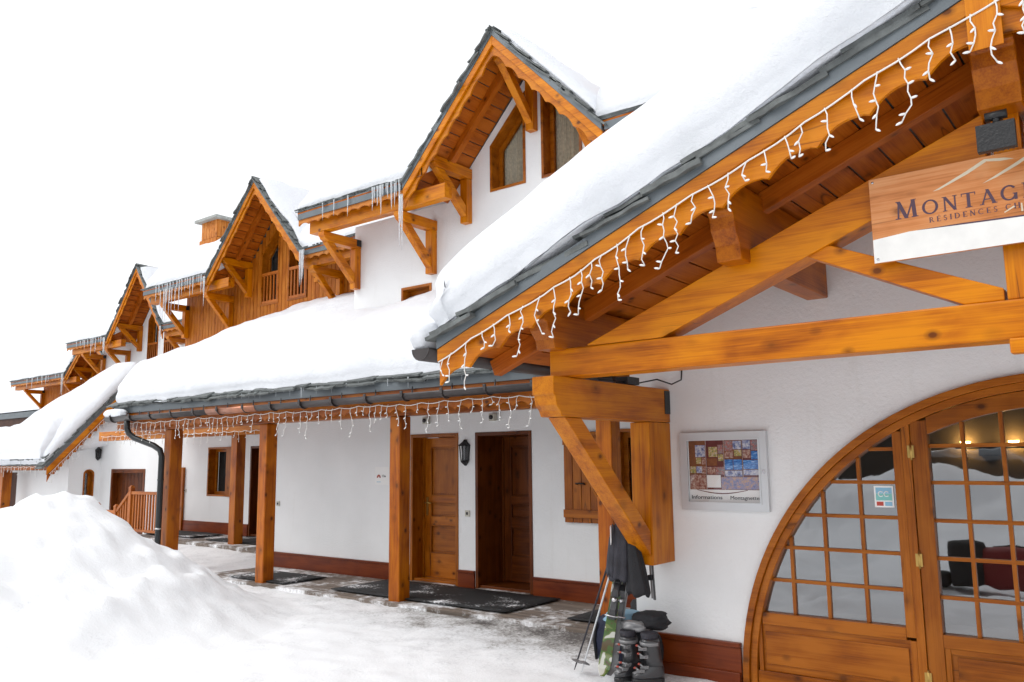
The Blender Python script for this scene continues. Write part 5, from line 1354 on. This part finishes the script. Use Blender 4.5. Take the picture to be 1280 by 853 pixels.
# ------------------------------------------------------------------ ski gear by the wall corner
# a pair of skis leaning on the post, bases together
def ski(p0, p1, width, off, label, mat):
    p0, p1 = V(p0), V(p1); d = (p1 - p0); ln = d.length; d.normalize(); s = V((.90, .43, 0)); s = (s - d * s.dot(d)).normalized(); nn = s.cross(d)
    if nn.y > 0: nn = -nn
    t = thing('ski', label, 'ski', p0, 'skis leaning by the wall corner')
    mb = MB(); rings = []
    for k in range(25):
        u = k / 24; wv = width * (1 + .28 * (2 * u - 1) ** 2)
        if u > .90: wv *= math.sqrt(max(.03, 1 - ((u - .90) / .10) ** 2))
        if u < .07: wv *= math.sqrt(max(.10, 1 - ((.07 - u) / .07) ** 2))
        bend = .07 * max(0, (.13 - u) / .13) ** 2 + .012 * math.sin(math.pi * u)
        c = p0 + d * (ln * u) + nn * (off + bend); th = .006 + .005 * math.sin(math.pi * u)
        rings.append([c - s * wv / 2 - nn * th, c + s * wv / 2 - nn * th, c + s * wv / 2 + nn * th, c - s * wv / 2 + nn * th])
    mb.loft(rings, 0, False); mb.build('plank', mat, t, .002)
    b = MB()
    for u, l_, h in ((.40, .14, .05), (.52, .10, .07), (.57, .06, .04)):
        c = p0 + d * (ln * u) + nn * (off + .018); e = d * l_ / 2
        b.loft([[c - e - s * .032, c - e + s * .032, c - e + s * .026 + nn * h * .6, c - e - s * .026 + nn * h * .6], [c - s * .034, c + s * .034, c + s * .022 + nn * h, c - s * .022 + nn * h], [c + e - s * .030, c + e + s * .030, c + e + s * .02 + nn * h * .7, c + e - s * .02 + nn * h * .7]], 0, False)
    b.build('binding', 'bootdark', t, .003)
    b = MB(); c = p0 + d * (ln * .36) + nn * (off + .03); b.tube([c - s * .05, c - s * .05 + nn * .03, c + s * .05 + nn * .03, c + s * .05], .006, 6); c = p0 + d * (ln * .46) + nn * (off + .06); b.ball(c, .02); b.build('ski_brake', 'steel', t)
ski((-3.43, 5.40, .02), (-3.33, 5.66, 1.16), .078, .0, 'green camouflage ski facing out, leaning by the wall corner', 'camo')
ski((-3.40, 5.44, .02), (-3.30, 5.70, 1.14), .078, -.02, 'second ski hidden behind the green camouflage one, grey edged', 'bootgrey')
def pole(p0, p1, label):
    p0, p1 = V(p0), V(p1); t = thing('ski_pole', label, 'ski pole', p0); d = (p1 - p0).normalized()
    mb = MB(); mb.tube([p0, p0 + d * .05, p0.lerp(p1, .6), p1], [.003, .006, .008, .009], 8); mb.build('shaft', 'alu' if label.startswith('pale') else 'charcoal', t)
    mb = MB(); c = p0 + d * .07
    for k in range(8): pass
    s = d.cross(V((1, 0, 0))).normalized(); q = d.cross(s)
    mb.loft([[c + (s * math.cos(a) + q * math.sin(a)) * r + d * h for a in [2 * math.pi * k / 12 for k in range(12)]] for r, h in ((.008, .012), (.045, .0), (.045, -.005), (.008, .004))], 0, False); mb.build('basket', 'bootgrey', t)
    mb = MB(); mb.tube([p1 - d * .01, p1 + d * .03, p1 + d * .07, p1 + d * .11, p1 + d * .13], [.013, .017, .015, .018, .01], 8); mb.build('grip', 'black', t)
    mb = MB(); e = p1 + d * .11; mb.tube([e, e + V((.03, -.02, -.06)), e + V((.02, -.02, -.14)), e + V((-.01, 0, -.10)), e], .005, 5); mb.build('strap', 'blackcloth', t)
pole((-3.74, 5.48, .0), (-3.46, 5.72, 1.02), 'black ski pole standing outermost with its basket on the snow')
pole((-3.66, 5.46, .0), (-3.42, 5.72, 1.04), 'pale ski pole standing between the outer pole and the camouflage ski')

# jacket hanging from the brace
J = thing('ski_jacket', 'charcoal ski jacket hanging from the wall bracket by the camouflage skis', 'jacket', (-3.24, 5.50, 1.18))
def cloth(cx, cy, prof_, seed, lean=0.0):
    rings = []; n = 34
    for (z, rx, ry, dx) in prof_:
        ring = []
        for k in range(n):
            a = 2 * math.pi * k / n; f = 1 + .13 * math.sin(3 * a + seed + z * 1.5) + .08 * math.sin(7 * a + seed * 2 - z * 3) * min(1, (1.25 - z) * 2) + .12 * noise.noise(V((math.cos(a) * 1.6, math.sin(a) * 1.6, z * 5 + seed)))
            ring.append((cx + dx + rx * f * math.cos(a), cy + ry * f * math.sin(a), z + .012 * math.sin(4 * a + seed)))
        rings.append(ring)
    return rings
mb = MB(); mb.loft(cloth(-3.30, 5.48, [(1.21, .010, .010, .03), (1.18, .026, .025, .025), (1.10, .048, .042, .012), (1.0, .062, .05, .004), (.9, .070, .055, .0), (.8, .076, .058, -.006), (.72, .080, .06, -.012), (.70, .07, .05, -.012), (.74, .045, .03, -.012)], 1.3)); mb.build('body', 'charcoal', J)
mb = MB(); mb.loft(cloth(-3.20, 5.50, [(1.12, .015, .015, -.03), (1.02, .040, .04, -.02), (.90, .058, .05, -.005), (.80, .075, .06, .01), (.70, .09, .062, .022), (.63, .095, .06, .03), (.60, .082, .05, .032), (.64, .05, .035, .03)], 4.2)); mb.build('hood', 'blackcloth', J)
mb = MB(); mb.loft(cloth(-3.345, 5.45, [(1.10, .014, .014, .01), (1.0, .028, .026, .0), (.88, .034, .03, -.012), (.78, .038, .033, -.02), (.73, .034, .03, -.02), (.76, .018, .018, -.02)], 2.2)); mb.build('sleeve', 'charcoal', J)
mb = MB(); mb.loft([[(-3.345 + .008 * k, 5.412 - .010 * k, z + .012 * k) for k in range(3)] + [(-3.345 + .008 * k, 5.424 - .010 * k, z + .012 * k) for k in (2, 1, 0)] for z in (.96, 1.0, 1.04, 1.08)], 0, False); mb.build('white_stripe', 'paper', J)
mb = MB(); mb.beam((-3.105, 5.60, .57), (-3.13, 5.62, .86), .016, .03); mb.beam((-3.13, 5.62, .855), (-3.22, 5.56, .93), .014, .02); mb.build('grey_strap', 'bootgrey', J, .002)
mb = MB(); mb.beam((-3.092, 5.60, .56), (-3.117, 5.62, .855), .010, .032); mb.beam((-3.118, 5.60, .70), (-3.122, 5.60, .74), .028, .033); mb.build('black_strap', 'bootdark', J, .002)

# bag and bundled clothing
t = thing('sports_bag', 'navy sports bag with a pale blue flap on the ground behind the skis', 'bag', (-3.62, 5.95, 0))
mb = MB(); mb.loft(blob(-3.50, 5.70, .0, .17, .12, .42, 3.1, amp=.16)); mb.build('body', 'navy', t)
mb = MB(); mb.loft(blob(-3.42, 5.69, .33, .13, .125, .12, 5.5, amp=.2)); mb.build('flap', 'skyblue', t)
mb = MB(); mb.tube([(-3.60, 5.59, .36), (-3.61, 5.57, .22), (-3.60, 5.58, .08)], .012, 5); mb.tube([(-3.47, 5.58, .38), (-3.46, 5.565, .22), (-3.47, 5.575, .08)], .012, 5); mb.build('strap', 'blackcloth', t)
t = thing('black_bundle', 'black clothing bundled on top of the ski boots against the skirting', 'clothing', (-3.05, 5.70, .45))
mb = MB(); mb.loft(blob(-3.16, 5.66, .33, .125, .11, .14, 8.8, amp=.45)); mb.build('cloth', 'blackcloth', t)
t = thing('grey_bundle', 'pale grey gloves tucked over the left ski boot under the black clothing', 'gloves', (-3.25, 5.62, .40))
mb = MB(); mb.loft(blob(-3.24, 5.55, .325, .10, .06, .085, 4.8, amp=.4)); mb.build('cloth', 'bootgrey', t)
t = thing('dark_bag', 'black bag slumped at the wall corner behind the boots', 'bag', (-3.2, 5.75, 0))
mb = MB(); mb.loft(blob(-3.27, 5.74, .0, .13, .10, .32, 1.8, amp=.25)); mb.build('body', 'blackcloth', t)
t = thing('black_holdall', 'small black holdall in the dark corner beyond the skis', 'bag', (-3.62, 6.5, 0))
mb = MB(); mb.loft(blob(-3.66, 6.55, .012, .20, .16, .40, 7.7, amp=.25)); mb.build('body', 'blackcloth', t)

def boot(cx, cy, ang, label):
    t = thing('ski_boot', label, 'ski boot', (cx, cy, 0)); f = V((math.sin(ang), -math.cos(ang), 0)); s = V((math.cos(ang), math.sin(ang), 0)); o = V((cx, cy, 0))
    K = .80
    def el(y, z, rx, ry, n=18, tilt=0.0, p=2.6):
        y, z, rx, ry = y * K, z * K, rx * K * 1.1, ry * K
        r = []
        for k in range(n):
            a = 2 * math.pi * k / n; c, q = math.cos(a), math.sin(a); m = (abs(c) ** p + abs(q) ** p) ** (-1 / p)
            r.append(o + s * (rx * m * c) + f * (y + ry * m * q) + V((0, 0, z + tilt * ry * m * q)))
        return r
    mb = MB(); mb.loft([el(.0, .005, .050, .150, p=3), el(.0, .035, .052, .152, p=3), el(.0, .045, .048, .145, p=3)], 0, False); mb.build('sole', 'black', t, .003)
    mb = MB(); mb.loft([el(.0, .045, .050, .146), el(-.002, .075, .056, .150), el(-.012, .105, .056, .138, tilt=-.10), el(-.035, .135, .053, .108, tilt=-.2), el(-.052, .165, .050, .084, tilt=-.2), el(-.058, .19, .049, .072)]); mb.build('shell', 'bootdark', t)
    mb = MB(); mb.loft([el(-.055, .15, .058, .082), el(-.052, .20, .058, .078), el(-.040, .28, .060, .078), el(-.028, .36, .064, .084), el(-.024, .385, .060, .080), el(-.024, .37, .045, .06)]); mb.build('cuff', 'bootdark', t)
    mb = MB(); mb.loft([el(-.026, .36, .053, .070), el(-.020, .42, .058, .078), el(-.018, .44, .052, .070), el(-.02, .42, .038, .05)]); mb.build('liner', 'charcoal', t)
    mb = MB(); mb.loft([el(-.024, .325, .066, .087), el(-.022, .355, .067, .089)], 0, True); mb.build('power_strap', 'bootgrey', t)
    for y, z, rx in ((.062, .086, .052), (.030, .110, .050), (.032, .182, .053), (.042, .238, .056)):
        mb = MB(); p = [o + s * (rx * math.cos(a)) * 1.06 + f * (y + .03 * math.sin(a)) + V((0, 0, z + .022 * math.sin(a))) for a in [math.pi * k / 8 for k in range(9)]]
        mb.tube(p, .007, 5); q = p[1]; mb.loft([[q + V((0, 0, -.012)) + f * -.03, q + V((0, 0, .012)) + f * -.03, q + V((0, 0, .012)) + s * .012 + f * -.03], [q + V((0, 0, -.010)) + f * .03, q + V((0, 0, .010)) + f * .03, q + V((0, 0, .010)) + s * .012 + f * .03]], 0, False)
        mb.build('buckle', 'bootgrey', t)
        mb = MB(); mb.ball(p[4] + f * .004, .013, .012, .008); mb.build('catch', 'orangered', t)
    mb = MB(); mb.loft([[o + f * (.04 + .072 * u) + s * x * (.036 - .010 * u) + V((0, 0, .092 - .024 * u + .010 * (1 - x * x))) for x in (-1, -.5, 0, .5, 1)] for u in (0, .35, .7, 1)], 0, True, False); o2 = mb.build('toe_cap', 'bootgrey', t); md = o2.modifiers.new('thick', 'SOLIDIFY'); md.thickness = .006
boot(-3.26, 5.46, -.25, 'left charcoal ski boot standing nearest the camouflage ski')
boot(-3.10, 5.48, -.75, 'right charcoal ski boot turned outwards in front of the black bundle')

# ------------------------------------------------------------------ across the street, seen mirrored in the glass doors
OP = thing('opposite_house', 'dark timber house across the street, mirrored in the glass doors', 'house', (0, -24, 0))
mb = MB(); mb.box(-26, 16, -32, -24, -1, 6.2); mb.build('wall', 'opposite', OP)
mb = MB(); mb.yz([(-22.8, 6.0), (-28, 9.6), (-33.2, 6.0), (-33.2, 5.8), (-28, 9.4), (-22.8, 5.8)], -27, 17); mb.build('roof', 'opposite', OP)
for k in range(8):
    mb = MB(); x = -23 + k * 4.8; mb.box(x, x + 1.1, -24.05, -23.98, 3.2, 4.5); mb.build('window', 'dark', OP)
snow_slab('roof_snow', 'snow on the street side roof of the dark house across the street', (-27, -22.8, 6.02), (1, 0, 0), (0, -1, .69), 44, 6.2, lambda u, v: .6, (.5, .5, .5, .3), step=1.2, rough=.05, seed=21)
def car(cx, cy, label):
    t = thing('parked_car', label, 'car', (cx, cy, 0)); prof_ = [(-2.15, .35), (-2.2, .7), (-2.05, .95), (-1.75, 1.02), (-1.2, 1.58), (-.6, 1.68), (.7, 1.68), (1.2, 1.52), (1.75, 1.08), (2.15, .98), (2.2, .6), (2.15, .35)]
    rings = []
    for y, k in ((-.86, .94), (-.8, 1), (.8, 1), (.86, .94)):
        rings.append([(cx + a * k, cy + y * (1 if b < 1.1 else .84), .35 + (b - .35) * (1 if abs(y) < .85 else .97)) for a, b in prof_])
    mb = MB(); mb.loft(rings, 0, False); mb.build('body', 'car', t, .04)
    mb = MB(); 
    for y in (-.745, .745): mb.xz([(cx - 1.55, 1.06), (cx - 1.12, 1.52), (cx + 1.08, 1.52), (cx + 1.5, 1.06)], cy + y - .012 - .09 * (y < 0), cy + y + .012 + .09 * (y > 0))
    mb.build('side_window', 'dark', t)
    for x in (-1.35, 1.35):
        for y in (-.78, .78):
            mb = MB(); mb.tube([(cx + x, cy + y - .1, .33), (cx + x, cy + y + .1, .33)], .33, 20); wh = mb.build('wheel', 'tyre', t); mb = MB(); mb.tube([(cx + x, cy + y - .11, .33), (cx + x, cy + y + .11, .33)], .2, 14); mb.build('rim', 'alu', wh)
car(-3.6, -9.6, 'silver car parked behind the snow bank, mirrored in the glass doors')
t = thing('luggage_bag', 'red and black travel bag on the snow, mirrored in the glass doors', 'bag', (-2.1, .25, 0))
mb = MB(); mb.loft(blob(-1.67, .2, -.02, .32, .24, .52, 2.2, p=5, amp=.06)); mb.build('body', 'red', t)
mb = MB(); mb.loft(blob(-2.07, .25, -.02, .20, .22, .60, 6.2, p=5, amp=.08)); mb.build('end_panel', 'blackcloth', t)
mb = MB(); mb.loft(blob(-2.45, .3, -.02, .20, .16, .20, 9.2, amp=.2)); mb.build('pouch', 'blackcloth', t)
mb = MB(); mb.tube([(-1.87, -.03, .35), (-1.82, -.1, .46), (-1.67, -.12, .48), (-1.52, -.1, .46), (-1.47, -.03, .35)], .014, 6); mb.build('handle', 'blackcloth', t)
